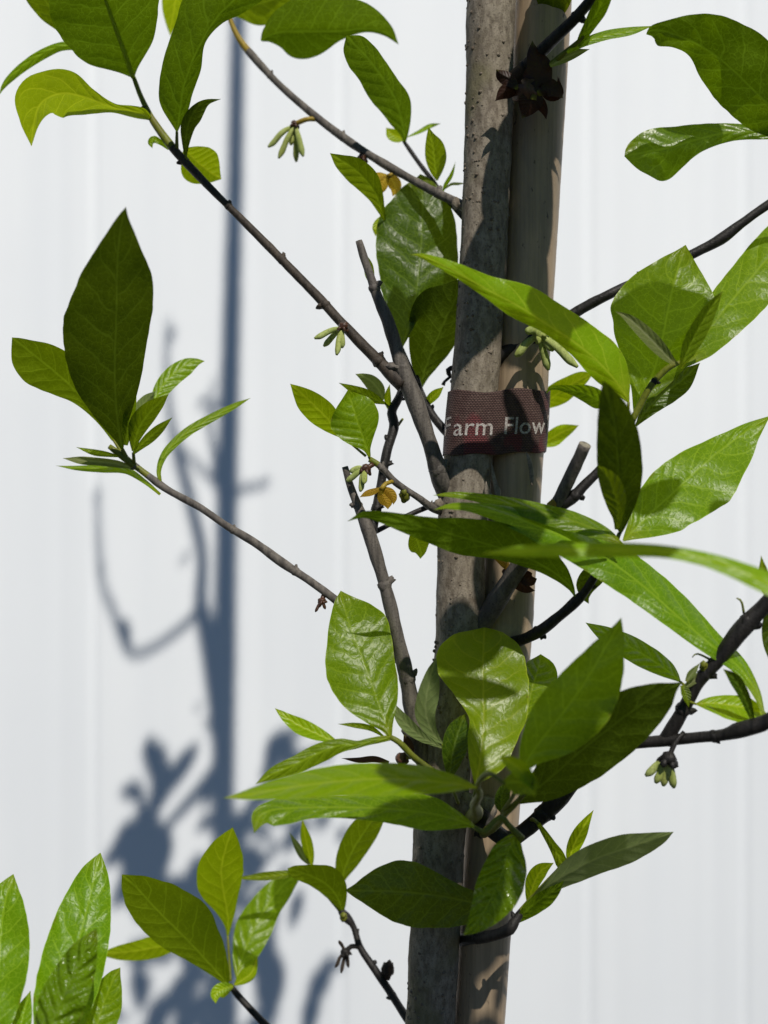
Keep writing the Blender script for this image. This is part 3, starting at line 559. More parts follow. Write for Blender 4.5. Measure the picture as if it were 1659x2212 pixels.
leaf('b18', 'Y', T, 54, 0, -.4, [(506,2128,2,2),(522,2118,14,10),(540,2105,18,12),(550,2088,10,7),(557,2066,0,0)])
leaf('b17', 'Y', T, 54.2, 0, .4, [(674,1872,2,2),(669,1850,9,10),(662,1820,11,13),(657,1795,8,8),(653,1768,0,0)])
leaf('b17', 'H', T, 54, 0, -.3, [(668,1868,2,2),(655,1850,8,8),(641,1826,7,7),(625,1798,0,0)])
leaf('b18', 'Y', U, 54.8, 0, .75, [(492,2022,2,2),(493,1998,9,8),(490,1965,26,20),(482,1920,52,38),(478,1880,52,48),(486,1838,36,40),(494,1812,20,24),(503,1787,0,0)])
leaf('b18', 'O', U, 54, .1, .78, [(492,2130,3,3),(478,2110,10,22),(456,2086,18,44),(425,2052,32,64),(391,2017,47,82),(355,1982,53,76),(320,1945,49,58),(298,1920,40,36),(280,1904,26,18),(263,1889,0,0)], fold=-.15)
leaf('b18', 'Y', U, 55, 0, .6, [(392,2042,4,4),(345,2045,22,24),(300,2053,22,22),(258,2058,16,16),(232,2060,8,8),(211,2062,0,0)])
leaf('b18', 'Y', T, 53.8, 0, -.3, [(504,2130,3,3),(490,2133,14,12),(474,2140,18,15),(465,2150,13,11),(466,2168,0,0)])
# --- lower left corner
leaf('b25', 'M', T, 43, .1, -.6, [(105,2310,3,3),(118,2250,42,42),(134,2180,64,60),(156,2090,70,68),(177,2005,64,62),(195,1935,50,46),(206,1885,32,29),(212,1860,15,14),(217,1842,0,0)], fold=.15, wave=1.2)
leaf('b25', 'G', T, 41.5, .1, -.45, [(95,2300,4,4),(104,2240,30,44),(128,2172,47,54),(158,2108,43,46),(183,2055,30,30),(198,2026,14,14),(209,2006,0,0)], fold=.25, wave=1.4, label='very glossy dark leaf in the lower left')
leaf('b24', 'M', T, 43, .1, -.6, [(-25,2280,3,3),(-12,2200,36,40),(-5,2120,52,60),(0,2050,54,64),(5,1985,48,56),(14,1935,34,36),(22,1908,16,17),(29,1888,0,0)], wave=1.2)
leaf('b24', 'M', T, 44, .1, -.5, [(30,2280,3,3),(42,2230,18,20),(52,2185,18,18),(66,2140,0,0)])
leaf('b25', 'M', T, 45, .1, -.3, [(185,2290,3,3),(205,2230,34,34),(222,2172,34,42),(236,2136,28,30),(248,2108,15,15),(260,2090,0,0)], fold=.2)
# --- lower right of trunk
leaf('b23', 'D', T, 46.6, .1, -.1, [(1078,1968,3,3),(1045,1957,34,24),(1000,1945,58,28),(940,1934,71,48),(885,1928,73,68),(835,1925,57,61),(790,1924,30,34),(768,1924,16,16),(745,1923,0,0)], fold=.1, wave=.8, label='dark green leaf pointing left with a sunlit tip')
leaf('b22', 'G', T, 44.6, .1, -.45, [(1118,1802,8,8),(1108,1818,22,20),(1098,1840,38,34),(1086,1880,53,43),(1066,1930,54,43),(1042,1973,38,28),(1020,2002,18,14),(1001,2020,0,0)], fold=.3, wave=1.4, label='drooping lime leaf with wet-looking highlights')
leaf('b19', 'Y', T, 48, 0, -.1, [(1140,1952,2,2),(1146,1930,12,8),(1156,1902,20,14),(1170,1880,17,14),(1196,1864,0,0)])
leaf('b19', 'H', U, 47, .1, .8, [(1150,1942,4,4),(1172,1922,8,14),(1200,1903,16,20),(1240,1880,30,28),(1290,1854,33,34),(1350,1833,31,34),(1400,1817,19,24),(1432,1806,9,14),(1455,1797,0,0)])
leaf('b19', 'Y', T, 47.4, .1, -.1, [(1228,1866,2,2),(1232,1848,10,11),(1241,1822,15,17),(1255,1796,15,15),(1268,1773,9,8),(1282,1750,0,0)], fold=-.7)
leaf('b19', 'M', U, 47, 0, .6, [(1114,1994,3,3),(1130,1976,10,14),(1150,1956,15,22),(1178,1936,14,22),(1200,1920,9,13),(1218,1902,0,0)])
leaf('b19', 'O', T, 47.2, 0, .2, [(1162,1778,4,4),(1176,1798,6,7),(1192,1824,9,9),(1206,1848,13,12),(1213,1870,12,11),(1208,1888,0,0)], fold=-.5)
leaf('b26', 'O', T, 40, 0, -.2, [(1088,1692,6,6),(1105,1690,20,22),(1125,1690,30,30),(1143,1700,24,22),(1156,1720,0,0)], fold=-.3)
leaf('b26', 'Y', T, 39.6, .2, .2, [(1082,1636,4,4),(1100,1644,12,14),(1122,1660,18,18),(1142,1684,15,14),(1158,1712,0,0)], fold=-.4)
leaf('b23', 'D', T, 46, 0, -.4, [(1086,1757,3,3),(1083,1738,14,12),(1084,1716,13,18),(1090,1700,8,14),(1100,1684,0,0)])
# --- right margin
leaf('b28', 'N', U, 50, .0, .72, [(1745,302,3,3),(1715,272,36,44),(1680,242,62,78),(1635,202,72,94),(1585,153,70,98),(1540,116,54,86),(1500,92,30,70),(1462,76,28,44),(1428,66,34,20),(1408,66,22,10),(1396,74,0,0)], fold=.15, wave=1.6, label='large curled leaf in the upper right, shaded over half its blade')
leaf('b28', 'N', T, 50, .0, -.2, [(1740,300,3,3),(1700,292,10,9),(1660,287,14,12),(1580,285,20,19),(1510,300,28,33),(1462,314,48,42),(1430,322,68,47),(1405,326,62,45),(1382,331,42,38),(1364,334,24,26),(1355,336,12,14),(1349,338,0,0)], fold=.3, wave=1.2)
leaf('b10g', 'M', U, 47.2, .1, .7, [(1248,99,5,5),(1258,80,9,10),(1272,56,12,14),(1292,22,16,18),(1315,-20,12,12),(1345,-70,0,0)], fold=-.5)
leaf('b10g', 'M', T, 47, 0, -.8, [(1225,114,3,3),(1244,100,8,8),(1270,88,9,10),(1312,76,11,10),(1362,67,9,9),(1410,56,0,0)], fold=.4)
leaf('b10g', 'H', T, 47.6, 0, -.2, [(1188,142,4,4),(1212,130,9,9),(1242,116,10,9),(1274,106,0,0)])
leaf('b10g', 'O', U, 48, 0, .7, [(1205,-120,2,2),(1202,-60,44,44),(1197,-10,40,42),(1192,25,28,26),(1188,48,14,13),(1184,70,0,0)])
leaf('b15', 'O', T, 44.6, 0, 0, [(1662,1294,4,4),(1655,1270,13,12),(1649,1240,11,12),(1644,1200,0,0)], fold=-.4)
leaf('b15', 'D', T, 45.4, 0, -.1, [(1700,1290,3,3),(1680,1330,28,26),(1668,1380,26,22),(1672,1450,0,0)])
leaf('b16', 'Y', T, 44.8, .0, -.9, [(1504,1521,2,2),(1520,1519,9,12),(1545,1519,16,22),(1580,1524,23,31),(1612,1530,24,31),(1638,1538,14,16),(1660,1548,0,0)], wave=1.2)
leaf('b15', 'H', T, 45, 0, -.2, [(1474,1490,3,3),(1496,1472,9,8),(1524,1453,8,8),(1554,1436,0,0)])
leaf('b15', 'H', T, 44.9, 0, 0, [(1482,1472,3,3),(1494,1456,9,8),(1512,1432,0,0)])
leaf('b15', 'O', T, 44.9, 0, 0, [(1474,1480,5,5),(1482,1500,11,10),(1488,1528,0,0)])
# --- left spray
leaf('b3', 'D', U, 50.4, .04, .80, [(264,970,3,3),(260,948,13,10),(256,922,30,20),(252,888,54,34),(249,845,80,50),(248,800,99,60),(249,745,112,68),(251,690,112,75),(252,640,97,79),(253,590,76,74),(255,545,50,55),(259,505,28,35),(265,470,11,14),(272,447,0,0)], fold=-.1, wave=.8, label='tall upright dark leaf at the left, pointing up')
leaf('b3', 'O', U, 50.8, .15, .62, [(245,950,4,4),(220,912,8,8),(192,880,12,12),(168,850,24,22),(140,822,40,38),(110,796,53,48),(80,772,56,38),(55,752,44,22),(38,738,22,10),(26,729,0,0)], fold=-.1)
leaf('b3', 'M', T, 50.9, .1, -.4, [(316,892,3,3),(334,862,10,14),(352,832,16,22),(374,808,18,24),(402,788,14,22),(424,780,6,12),(442,780,0,0)], fold=.3)
leaf('b3', 'O', U, 50.2, .1, .75, [(288,975,3,3),(292,950,14,10),(302,922,25,17),(322,893,24,18),(344,870,13,12),(364,852,0,0)], fold=-.4)
leaf('b3', 'O', U, 50, .1, .6, [(288,980,3,3),(304,962,7,9),(322,946,11,12),(345,926,10,10),(372,902,0,0)])
leaf('b3', 'O', T, 49.8, .1, .3, [(272,962,4,4),(275,932,11,10),(280,898,14,12),(287,858,9,8),(294,820,0,0)], fold=-.4)
leaf('b3', 'H', U, 51.2, 0, .2, [(288,910,3,3),(302,885,14,14),(320,862,12,12),(335,845,0,0)])
leaf('b3', 'M', T, 50.2, .1, -.3, [(346,1042,4,4),(343,1018,5,5),(350,992,7,7),(368,966,9,9),(408,931,10,10),(462,900,9,9),(508,876,6,6),(541,860,0,0)], fold=.4)
leaf('b3', 'O', T, 50.3, 0, 0, [(258,986,2,2),(228,981,6,6),(200,976,7,6),(165,966,0,0)])
leaf('b3', 'H', T, 50.4, 0, -.4, [(295,1012,2,2),(255,1003,7,8),(215,998,8,9),(175,994,9,8),(136,990,0,0)])
leaf('b3', 'M', T, 50, 0, -.9, [(346,1068,3,3),(312,1040,5,5),(272,1017,7,9),(220,1012,9,8),(165,1011,5,5),(121,1006,0,0)], fold=.3)
# --- small leaves between
leaf('b6', 'Y', U, 49.2, .1, .62, [(748,950,2,2),(735,935,11,12),(714,912,24,25),(690,887,31,29),(664,862,28,22),(646,845,17,12),(627,829,0,0)], fold=-.15)
leaf('b6', 'M', T, 48.4, .1, .1, [(798,986,3,3),(793,970,9,8),(786,950,32,23),(776,922,53,45),(768,898,57,50),(760,872,36,40),(755,856,16,19),(751,843,0,0)], fold=-.1, wave=1.2)
leaf('b5', 'O', U, 50.4, 0, .7, [(832,872,2,2),(815,864,9,9),(790,853,13,13),(762,840,9,8),(732,827,0,0)])
leaf('b5', 'H', U, 50.9, 0, .4, [(828,864,3,3),(818,842,16,14),(802,824,17,14),(785,814,10,8),(768,808,0,0)])
leaf('b5', 'Y', T, 50.5, 0, .2, [(843,890,2,2),(838,870,7,7),(838,850,6,6),(842,830,0,0)])
leaf('b4', 'O', U, 49.8, 0, .7, [(893,1146,6,6),(899,1162,18,18),(905,1180,24,22),(909,1192,12,14),(908,1207,0,0)])

# petioles and small stems that carry the leaves
def stem(bkey, pts, mat='green'):
    mb = MB(); mb.tube([P(u, v, d/100) for u, v, d, r in pts], [PX(r/2, d/100) for u, v, d, r in pts], seg=8, rough=.05, step=.0015)
    o = mb.build('petiole', [M[mat]], BR[bkey]); return o
for k, pts in (('b5', [(832,872,50.4,4),(845,884,50.4,6)]), ('b5', [(870,905,50.5,5),(855,925,50.2,7)]), ('b6', [(797,986,48.5,6),(803,998,48.6,8)]),
               ('b6', [(748,950,49.2,4),(790,985,48.8,6)]), ('b1', [(328,258,51.5,5),(338,268,51.4,8)]), ('b1', [(382,284,51,6),(382,325,51.1,9)]), ('b1', [(401,336,50.9,5),(404,350,51,8)]),
               ('b14', [(1241,1286,46.6,7),(1248,1294,46.7,9)]), ('b14', [(1358,868,46,6),(1352,1000,46.3,6),(1340,1150,45.6,8)]), ('b15', [(1504,1521,44.9,5),(1478,1512,45.2,7)]),
               ('b15', [(1469,1472,46,5),(1490,1490,45.4,8)]), ('b15', [(1591,1292,44.7,3),(1601,1298,44.7,5),(1607,1325,44.8,6)]), ('b15', [(1495,1420,45,2),(1505,1412,45,4),(1535,1425,45.1,6)]),
               ('b16', [(1650,1545,44.2,8),(1655,1562,44,12)]), ('b19', [(1162,1778,47.2,7),(1150,1770,47.8,9),(1145,1785,48.3,10)]), ('b23', [(1078,1968,46.7,8),(1085,1900,47.5,9),(1075,1800,48.4,10)]),
               ('b17', [(737,1970,54,7),(742,1985,54,8)]), ('b17', [(738,1908,55.4,6),(742,1975,54.3,7)]), ('b17', [(674,1872,54.2,6),(705,1930,54,8),(735,1968,54,8)]), ('b18', [(492,2022,54.8,5),(498,2120,54.1,7)]), ('b3', [(245,950,50.8,6),(268,985,50.5,9)]), ('b3', [(264,970,50.4,8),(275,992,50.5,10)]), ('b3', [(288,978,50.2,7),(290,1002,50.4,8)]),
               ('b21', [(1028,1694,45.6,8),(1022,1740,46.4,9)]), ('b21', [(970,1684,46.4,6),(990,1735,47.5,8)]), ('b21', [(1128,1668,43.2,8),(1112,1712,44.5,9),(1085,1755,46,11)]),
               ('b4', [(956,1608,47.5,6),(968,1640,48.4,8)])):
    stem(k, pts)
stem('b7', [(868,750,51.2,6),(885,790,51.3,8),(902,830,51.4,9)], 'dark')

# ------------------------------------------------------------------ buds and withered flowers
def cluster(bkey, cap, capr, lobes, d, stalk=None, lobemat='lobe', capmat='brown', name='flower_cluster', smat='yellow', r=6.5, label=None):
    mb = MB(); d0 = d/100; c = P(cap[0], cap[1], d0)
    if stalk: mb.tube([P(u, v, q/100) for u, v, q in stalk]+[c], [PX(5.5, d0)]*len(stalk)+[PX(5.5, d0)], seg=10, mat=2, rough=.08)
    ax = (P(*lobes[len(lobes)//2], d0)-c).normalized()
    mb.blob(c, PX(capr, d0), axis=ax, stretch=.8, mat=1, seg=12, rings=8, jit=.35)
    rs = random.Random(int(cap[0]))
    for a in range(5):
        an = 2*math.pi*a/5; sd = ax.orthogonal().normalized(); sd.rotate(Matrix.Rotation(an, 3, ax).to_quaternion())
        mb.blob(c+sd*PX(capr*.7, d0)+ax*PX(capr*.4, d0), PX(capr*.42, d0), axis=(ax+sd).normalized(), stretch=1.7, mat=1, seg=8, rings=5, jit=.5)
    for i, (u, v) in enumerate(lobes):
        e = P(u, v, d0 + rs.uniform(-.004, .004)); m1 = c.lerp(e, .45)+Vector((rs.uniform(-1, 1)*.0004, rs.uniform(-.001, .001), .0006))
        L = (e-c).length
        mb.tube([c.lerp(e, .08), m1, c.lerp(e, .8), e], [PX(r*.55, d0), PX(r*.95, d0), PX(r*1.0, d0), PX(r*.35, d0)], seg=10, mat=0, rough=.12, step=.0008, flat=.8)
    o = mb.build(name, [M[lobemat], M[capmat], M[smat]], BR[bkey], origin=c)
    if label: o['label'] = label
    return o
cluster('b8', (637,268), 9, [(579,318),(602,342),(628,314),(640,350),(655,338)], 53.9, [(684,257,53.8),(662,258,53.7)], label='pale bud cluster on a yellow stalk')
cluster('b8', (782,340), 11, [(751,374),(765,386),(776,396),(786,380)], 53, [(785,325,53.1)], smat='brown')
cluster('b1', (741,706), 11, [(679,731),(699,748),(727,767),(739,752)], 49, [(748,700,49.2)], smat='brown', label='pale bud cluster under a brown cap')
cluster('b6', (790,1012), 12, [(748,1040),(755,1018),(778,1062),(786,1045)], 48.4, [(806,1003,48.5)], smat='brown')
cluster('b16', (1444,1638), 19, [(1394,1676),(1416,1692),(1433,1698),(1456,1702)], 45, [(1478,1582,45.2),(1460,1602,45.1)], smat='dark', capmat='dark', lobemat='lobe', r=9, label='bud cluster hanging under the lower right branch')
cluster('b11', (1165,722), 15, [(1112,770),(1135,712),(1185,800),(1196,758),(1248,793),(1225,762)], 48.6, [(1190,705,49.2)], smat='dark', capmat='lobe', r=9, label='bud cluster of pale downy lobes in front of the stake')
cluster('b17', (746,2056), 10, [(724,2090),(737,2102),(753,2090),(732,2032)], 53.6, [(776,2046,53.6),(760,2044,53.6)], smat='dark', capmat='dark', lobemat='twig', r=4)
cluster('b3', (695,1298), 9, [(681,1322),(703,1316),(690,1312)], 49, [(700,1285,49.1)], smat='brown', capmat='brown', lobemat='brown', r=3.5, name='bud')
def bud(bkey, u, v, r, d, mat='twig', ax=(0, 0, 1)):
    mb = MB(); mb.blob(P(u, v, d/100), PX(r, d/100), axis=ax, stretch=1.25, seg=12, rings=9, jit=.35)
    mb.blob(P(u, v-r*.5, d/100-.001), PX(r*.75, d/100), axis=(.3, -.2, 1), stretch=1.2, seg=10, rings=7, jit=.6)
    return mb.build('bud', [M[mat]], BR[bkey], origin=P(u, v, d/100))
bud('b6', 874, 1070, 12, 48.9, 'green'); bud('b17', 838, 2096, 14, 53, 'twig'); bud('b17', 742, 1982, 8, 53.6, 'green'); bud('b12', 1192, 1095, 11, 46.6, 'yellow')
stem('b11', [(957,832,50.6,9),(962,822,50.6,6),(972,815,50.6,8),(968,800,50.6,12),(990,790,50.5,10)], 'dark'); bud('b15', 1520, 1440, 9, 45, 'green')
# withered yellow flowers
def petals(bkey, d, lst, kind='petal', name='withered_flower', stalk=None, label=None, core=None):
    root = None
    for i, (side, gx, gy, pts) in enumerate(lst):
        pass
    V, F, A, B = [], [], [], []
    for side, gx, gy, pts in lst:
        o = leaf(bkey, kind, side, d, gx, gy, pts, fold=.4, wave=1.5, name='tmp'); me = o.data; b0 = len(V); wo = ORG[o.name]
        V += [v.co+wo for v in me.vertices]; F += [tuple(b0+i for i in p.vertices) for p in me.polygons]
        ua = [None]*len(me.vertices); ub = [None]*len(me.vertices)
        for lp in me.loops:
            ua[lp.vertex_index] = tuple(me.uv_layers['shape'].data[lp.index].uv); ub[lp.vertex_index] = tuple(me.uv_layers['metric'].data[lp.index].uv)
        A += ua; B += ub
        ORG.pop(o.name); bpy.data.objects.remove(o); bpy.data.meshes.remove(me)
    fm = [0]*len(F); mats = [M[kind], M['yellow' if kind == 'petal' else 'brown']]
    mb = MB()
    if stalk: mb.tube([P(u, v, q/100) for u, v, q, r in stalk], [PX(r/2, q/100) for u, v, q, r in stalk], seg=10, rough=.1)
    if core: mb.blob(P(core[0], core[1], core[2]/100), PX(core[3], core[2]/100), axis=(0, 0, 1), stretch=.9, seg=12, rings=8, jit=.5)
    b0 = len(V); V += mb.v; F += [tuple(b0+i for i in f) for f in mb.f]; fm += [1]*len(mb.f); A += mb.uv; B += mb.uv
    o = mesh_obj(name, V, F, mats, BR[bkey], origin=V[0], uvs={'shape': A, 'metric': B}, fm=fm)
    if label: o['label'] = label
petals('b6', 48.2, [(T,0,-.2,[(822,1055,3,3),(806,1062,7,7),(792,1066,7,6),(777,1074,0,0)]), (T,0,.1,[(822,1056,4,4),(828,1072,15,14),(836,1086,13,12),(838,1100,0,0)]), (T,.2,.1,[(826,1054,4,4),(842,1064,10,9),(850,1076,8,8),(850,1090,0,0)])], stalk=[(848,1040,48.5,9),(832,1046,48.3,10),(824,1058,48.2,12)], label='withered yellow flower on the short grey twig')
petals('b8', 52.6, [(T,0,-.2,[(838,380,3,3),(818,380,9,8),(800,385,8,7),(784,393,0,0)]), (T,0,.1,[(838,380,4,4),(828,395,12,12),(822,410,10,9),(820,422,0,0)]), (T,.2,.1,[(840,380,5,5),(850,392,14,14),(854,408,12,12),(848,424,0,0)])], stalk=[(868,374,52.6,9),(850,375,52.5,9),(838,382,52.5,12)], label='withered yellow flower on the upper branch')
petals('b10', 47.6, [(T,0,.1,[(1120,190,6,6),(1100,170,18,12),(1082,160,14,10),(1072,150,0,0)]), (U,.1,.3,[(1128,180,8,8),(1108,190,16,18),(1088,200,16,14),(1070,218,0,0)]),
    (T,0,-.1,[(1150,215,10,10),(1158,180,30,30),(1162,145,26,30),(1152,115,14,16),(1150,88,0,0)]), (T,0,-.1,[(1160,200,10,10),(1180,190,22,20),(1198,196,18,15),(1216,212,0,0)]),
    (T,0,.2,[(1150,190,10,10),(1148,215,26,26),(1140,235,18,22),(1128,256,0,0)]), (U,0,.2,[(1155,200,8,8),(1168,225,12,12),(1176,240,8,8),(1180,258,0,0)]), (U,.3,.1,[(1165,185,8,8),(1190,205,14,14),(1208,200,10,10),(1205,165,0,0)])],
    kind='husk', name='dry_calyx', core=(1140,200,48,30), label='dark brown dry calyx where the top branch leaves the trunk')
petals('b12', 48.3, [(T,0,-.1,[(1110,1238,6,6),(1130,1246,16,14),(1148,1254,14,12),(1160,1250,0,0)]), (T,0,.1,[(1105,1235,6,6),(1120,1256,18,16),(1138,1272,10,10),(1156,1276,0,0)])], kind='husk', name='dry_calyx', core=(1098,1240,48.8,14))
petals('b12', 48.3, [(T,0,-.2,[(1100,1232,4,4),(1090,1218,9,9),(1078,1210,6,6),(1066,1206,0,0)])], kind='petal', name='withered_flower')
petals('b4', 48.5, [(T,0,-.1,[(882,1640,5,5),(885,1620,12,10),(880,1602,10,9),(872,1586,0,0)]), (T,0,-.2,[(840,1648,4,4),(810,1640,7,7),(775,1642,6,6),(738,1638,0,0)])], kind='husk', name='dry_calyx', core=(868,1640,48.8,14))

# bark flakes between trunk and stake
def flakes():
    for pts in ([(1078,1092,2,2),(1074,1060,6,7),(1066,1032,5,5),(1062,1000,0,0)], [(1150,1050,2,2),(1148,1020,5,6),(1142,990,4,4),(1136,975,0,0)], [(1060,1105,2,2),(1058,1080,9,8),(1052,1060,6,6),(1050,1040,0,0)]):
        pts = [(a, b, c, e) for a, b, c, e in pts]
        mb = MB(); mb.tube([P(a, b, .4905) for a, b, c, e in pts], [PX(max(.5, (c+e)/2), .49) for a, b, c, e in pts], seg=8, flat=.35, rough=.3, step=.001)
        mb.build('bark_flake', [M['trunk']], tree)
flakes()

# ------------------------------------------------------------------ upper tree, above the picture: it throws the shadow on the wall
OVER = [(1180,70,300,130,85),(1190,190,240,110,70),(1165,400,230,110,88),(1155,560,240,110,95),(1088,330,190,62,78),(1092,440,120,50,85),(1040,600,250,120,75),(1030,680,150,110,20),
    (1135,880,130,42,-40),(1125,955,170,80,15),(1085,1010,120,50,80),(1070,1110,130,60,80),(1060,1200,150,70,95),(1130,1000,90,30,80),(995,1420,200,170,15),
    (930,1880,190,90,85),(925,2030,220,100,95),(925,2170,240,120,80),(1075,1960,150,80,80),(1030,2010,160,70,10),(1105,2080,90,26,80),(1020,2130,160,50,85),(1070,2210,120,80,20),(1130,1290,120,50,80),
    (895,600,240,150,75),(900,480,120,60,100),(1440,630,260,170,25,.47),(1400,340,150,110,20),(1530,120,200,110,-40),(1050,1385,210,56,-5,.456),(1290,1430,300,130,38,.422),(1440,1020,150,70,40,.465),(1590,1055,80,60,20,.465),(890,1935,300,160,5,.466),(1090,1830,90,60,30,.446)]
def upper():
    def sb(pts, mat='grey'):
        mb = MB(); mb.tube([shade_src(u, v, d) for u, v, w_, d in pts], [w_*(.5 if w_ < 16 else .6)/2158 for u, v, w_, d in pts], seg=10, rough=.06, step=.004)
        mb.build('branch', [M[mat]], tree, origin=shade_src(*pts[0][:2], pts[0][3]))
    sb([(484,1420,30,.50),(455,1370,26,.49),(434,1315,24,.48),(436,1200,20,.47),(415,1100,19,.47),(385,980,17,.46),(368,900,14,.45),(360,790,11,.45),(362,690,6,.44)])
    sb([(434,1312,26,.49),(446,1370,30,.49),(458,1450,30,.495),(470,1560,28,.50),(478,1680,20,.50)])
    sb([(434,1318,16,.48),(385,1362,14,.46),(310,1408,13,.44),(275,1400,13,.43),(245,1320,13,.43),(222,1260,11,.42),(213,1170,10,.42),(209,1050,7,.42)])
    sb([(490,1120,18,.50),(470,1050,15,.51),(462,980,12,.51),(450,900,10,.52),(462,820,5,.52)])
    sb([(492,1085,15,.50),(520,1060,13,.49),(575,1045,8,.48)]); sb([(492,1070,12,.5),(440,1020,10,.49),(385,960,7,.48)])
    sb([(478,1650,20,.50),(420,1720,18,.49),(350,1800,14,.48),(300,1900,10,.47)]); sb([(478,1850,20,.50),(560,1730,16,.51),(620,1650,12,.52),(640,1560,8,.52)])
    sb([(480,2000,22,.50),(540,1900,16,.49),(600,1830,12,.48),(690,1770,8,.48)]); sb([(484,2150,22,.50),(400,2060,18,.52),(320,1980,12,.53)])
    L = [(310,1830,110,70,45),(300,1890,120,80,100),(340,1950,110,80,150),(430,1930,110,70,70),(500,1820,90,60,60),(550,1800,100,60,20),(605,1775,80,40,30),(540,1870,100,60,80),(615,1885,60,34,80),(560,1990,120,70,80),(540,2080,120,80,90),(480,2190,110,70,60),(575,2160,110,60,80),(420,2200,100,60,30),(310,2070,90,50,30),(405,2060,90,60,120),(460,1980,90,60,40),(330,1640,92,50,100),(288,1722,64,44,178),(398,1655,80,34,52),(270,1375,60,22,-65),(216,1232,40,18,90),(209,1075,34,16,90),(575,1045,30,12,20),(400,1210,26,12,200),(465,880,50,20,70),(438,870,40,14,60),(372,720,46,12,85),(380,1000,40,14,120),(470,1050,40,22,40),
         (600,1620,80,46,60),(640,1650,70,40,20),(585,1690,70,44,120),(650,1580,60,26,70),(560,1740,70,40,200),(690,1640,60,30,10),(350,1700,80,44,70),(320,1760,90,44,60),(290,1810,90,54,20),(270,1850,90,50,10),(340,1830,100,56,100),
         (450,1700,60,34,75),(520,1790,80,46,30),(480,1870,90,56,80),(300,1900,110,60,30),(400,1960,110,60,80),(540,1960,90,50,70),(560,2040,110,60,90),(580,2120,110,60,95),(570,2200,110,60,80),(500,2100,90,50,60),
         (460,2160,90,56,120),(400,2140,100,50,45),(330,2070,100,56,20),(300,2130,70,44,100),(440,1880,80,40,20),(360,1930,80,50,150),(640,1960,60,26,75),(640,1800,70,34,60),(700,1770,60,30,70),(690,2130,90,40,65),(720,2090,70,34,40),(670,2190,80,36,80),(740,1800,50,24,70),(450,1790,50,34,0),(520,1880,60,40,120),(250,2200,90,50,40),(340,2200,80,46,70),(480,2010,80,44,20),(430,1530,34,12,60),(505,1450,30,12,70),(445,1570,30,14,130),(455,1480,24,10,30)]
    V, F, A, B = [], [], [], []; rs = random.Random(5)
    def add(u, v, ln, wd, ang, d):
        c = shade_src(u, v, d); k = 1/2158
        ex = Vector((1, 0, 0)); ez = Vector((0, 0, 1)); a = R(ang)
        t = (ex*math.cos(a)+ez*math.sin(a)).normalized(); sd = (ez*math.cos(a)-ex*math.sin(a)).normalized()
        tl = Vector((0, rs.uniform(-.5, .5), 0)); b0 = len(V)
        for i in range(13):
            q = i/12; wq = wd*.5*(math.sin(math.pi*min(1, q**.85))**.8 if 0 < q < 1 else 0)
            for j in range(-2, 3):
                off = t*(q-.5)*ln*k + sd*(j/2*wq)*k
                off += Vector((0, (q-.5)*ln*k*tl.y + abs(j/2)*wq*k*.3 + .003*math.sin(q*5), 0))
                p = c+off; p = p + SUN*(off.y/-SUN.y) - Vector((0, off.y, 0)) if False else p
                V.append(p); A.append((j/2, q)); B.append((j/2*wq/40, q*ln/40))
        for i in range(12):
            for j in range(4): F.append((b0+i*5+j, b0+i*5+j+1, b0+i*5+j+6, b0+i*5+j+5))
    for u, v, ln, wd, ang in L: add(u, v, ln*1.12, wd*1.12, ang, rs.uniform(.44, .55))
    def over(u, v, ln, wd, ang, d=.49):      # a leaf of the overhanging crown that shades (u, v) on the trunk
        t = max(.05, .41*d/1.024+(v-1106)/S*d/1.024+.035+ln*.5/5395*.5); c = P(u, v, d)+SUN*t
        ex = Vector((1, 0, 0)); ez = Vector((0, .62, .78)); a = R(ang); k = 1/5505
        tt = ex*math.cos(a)+ez*math.sin(a); sd = ez*math.cos(a)-ex*math.sin(a); b0 = len(V); n0 = SUN*rs.uniform(-.006, .006)
        for i in range(17):
            q = i/16; wq = wd*.5*(math.sin(math.pi*q**.8)**.75 if 0 < q < 1 else 0)
            for j in range(-3, 4):
                V.append(c+tt*(q-.5)*ln*k+sd*(j/3*wq)*k+n0*math.sin(q*4)+SUN*(j/3)**2*wq*k*.3); A.append((j/3, q)); B.append((j/3*wq/100, q*ln/100))
        for i in range(16):
            for j in range(6): F.append((b0+i*7+j, b0+i*7+j+1, b0+i*7+j+8, b0+i*7+j+7))
    for a in OVER: over(*a)
    for _ in range(34): add(rs.uniform(260, 600), rs.uniform(2240, 2390), rs.uniform(60, 110), rs.uniform(34, 60), rs.uniform(20, 160), rs.uniform(.42, .56))
    o = mesh_obj('crown', V, F, M['M'], tree, origin=V[0], uvs={'shape': A, 'metric': B}); o['kind'] = 'stuff'
    # thin leaf sprays that shade the upper part of the picture
upper()

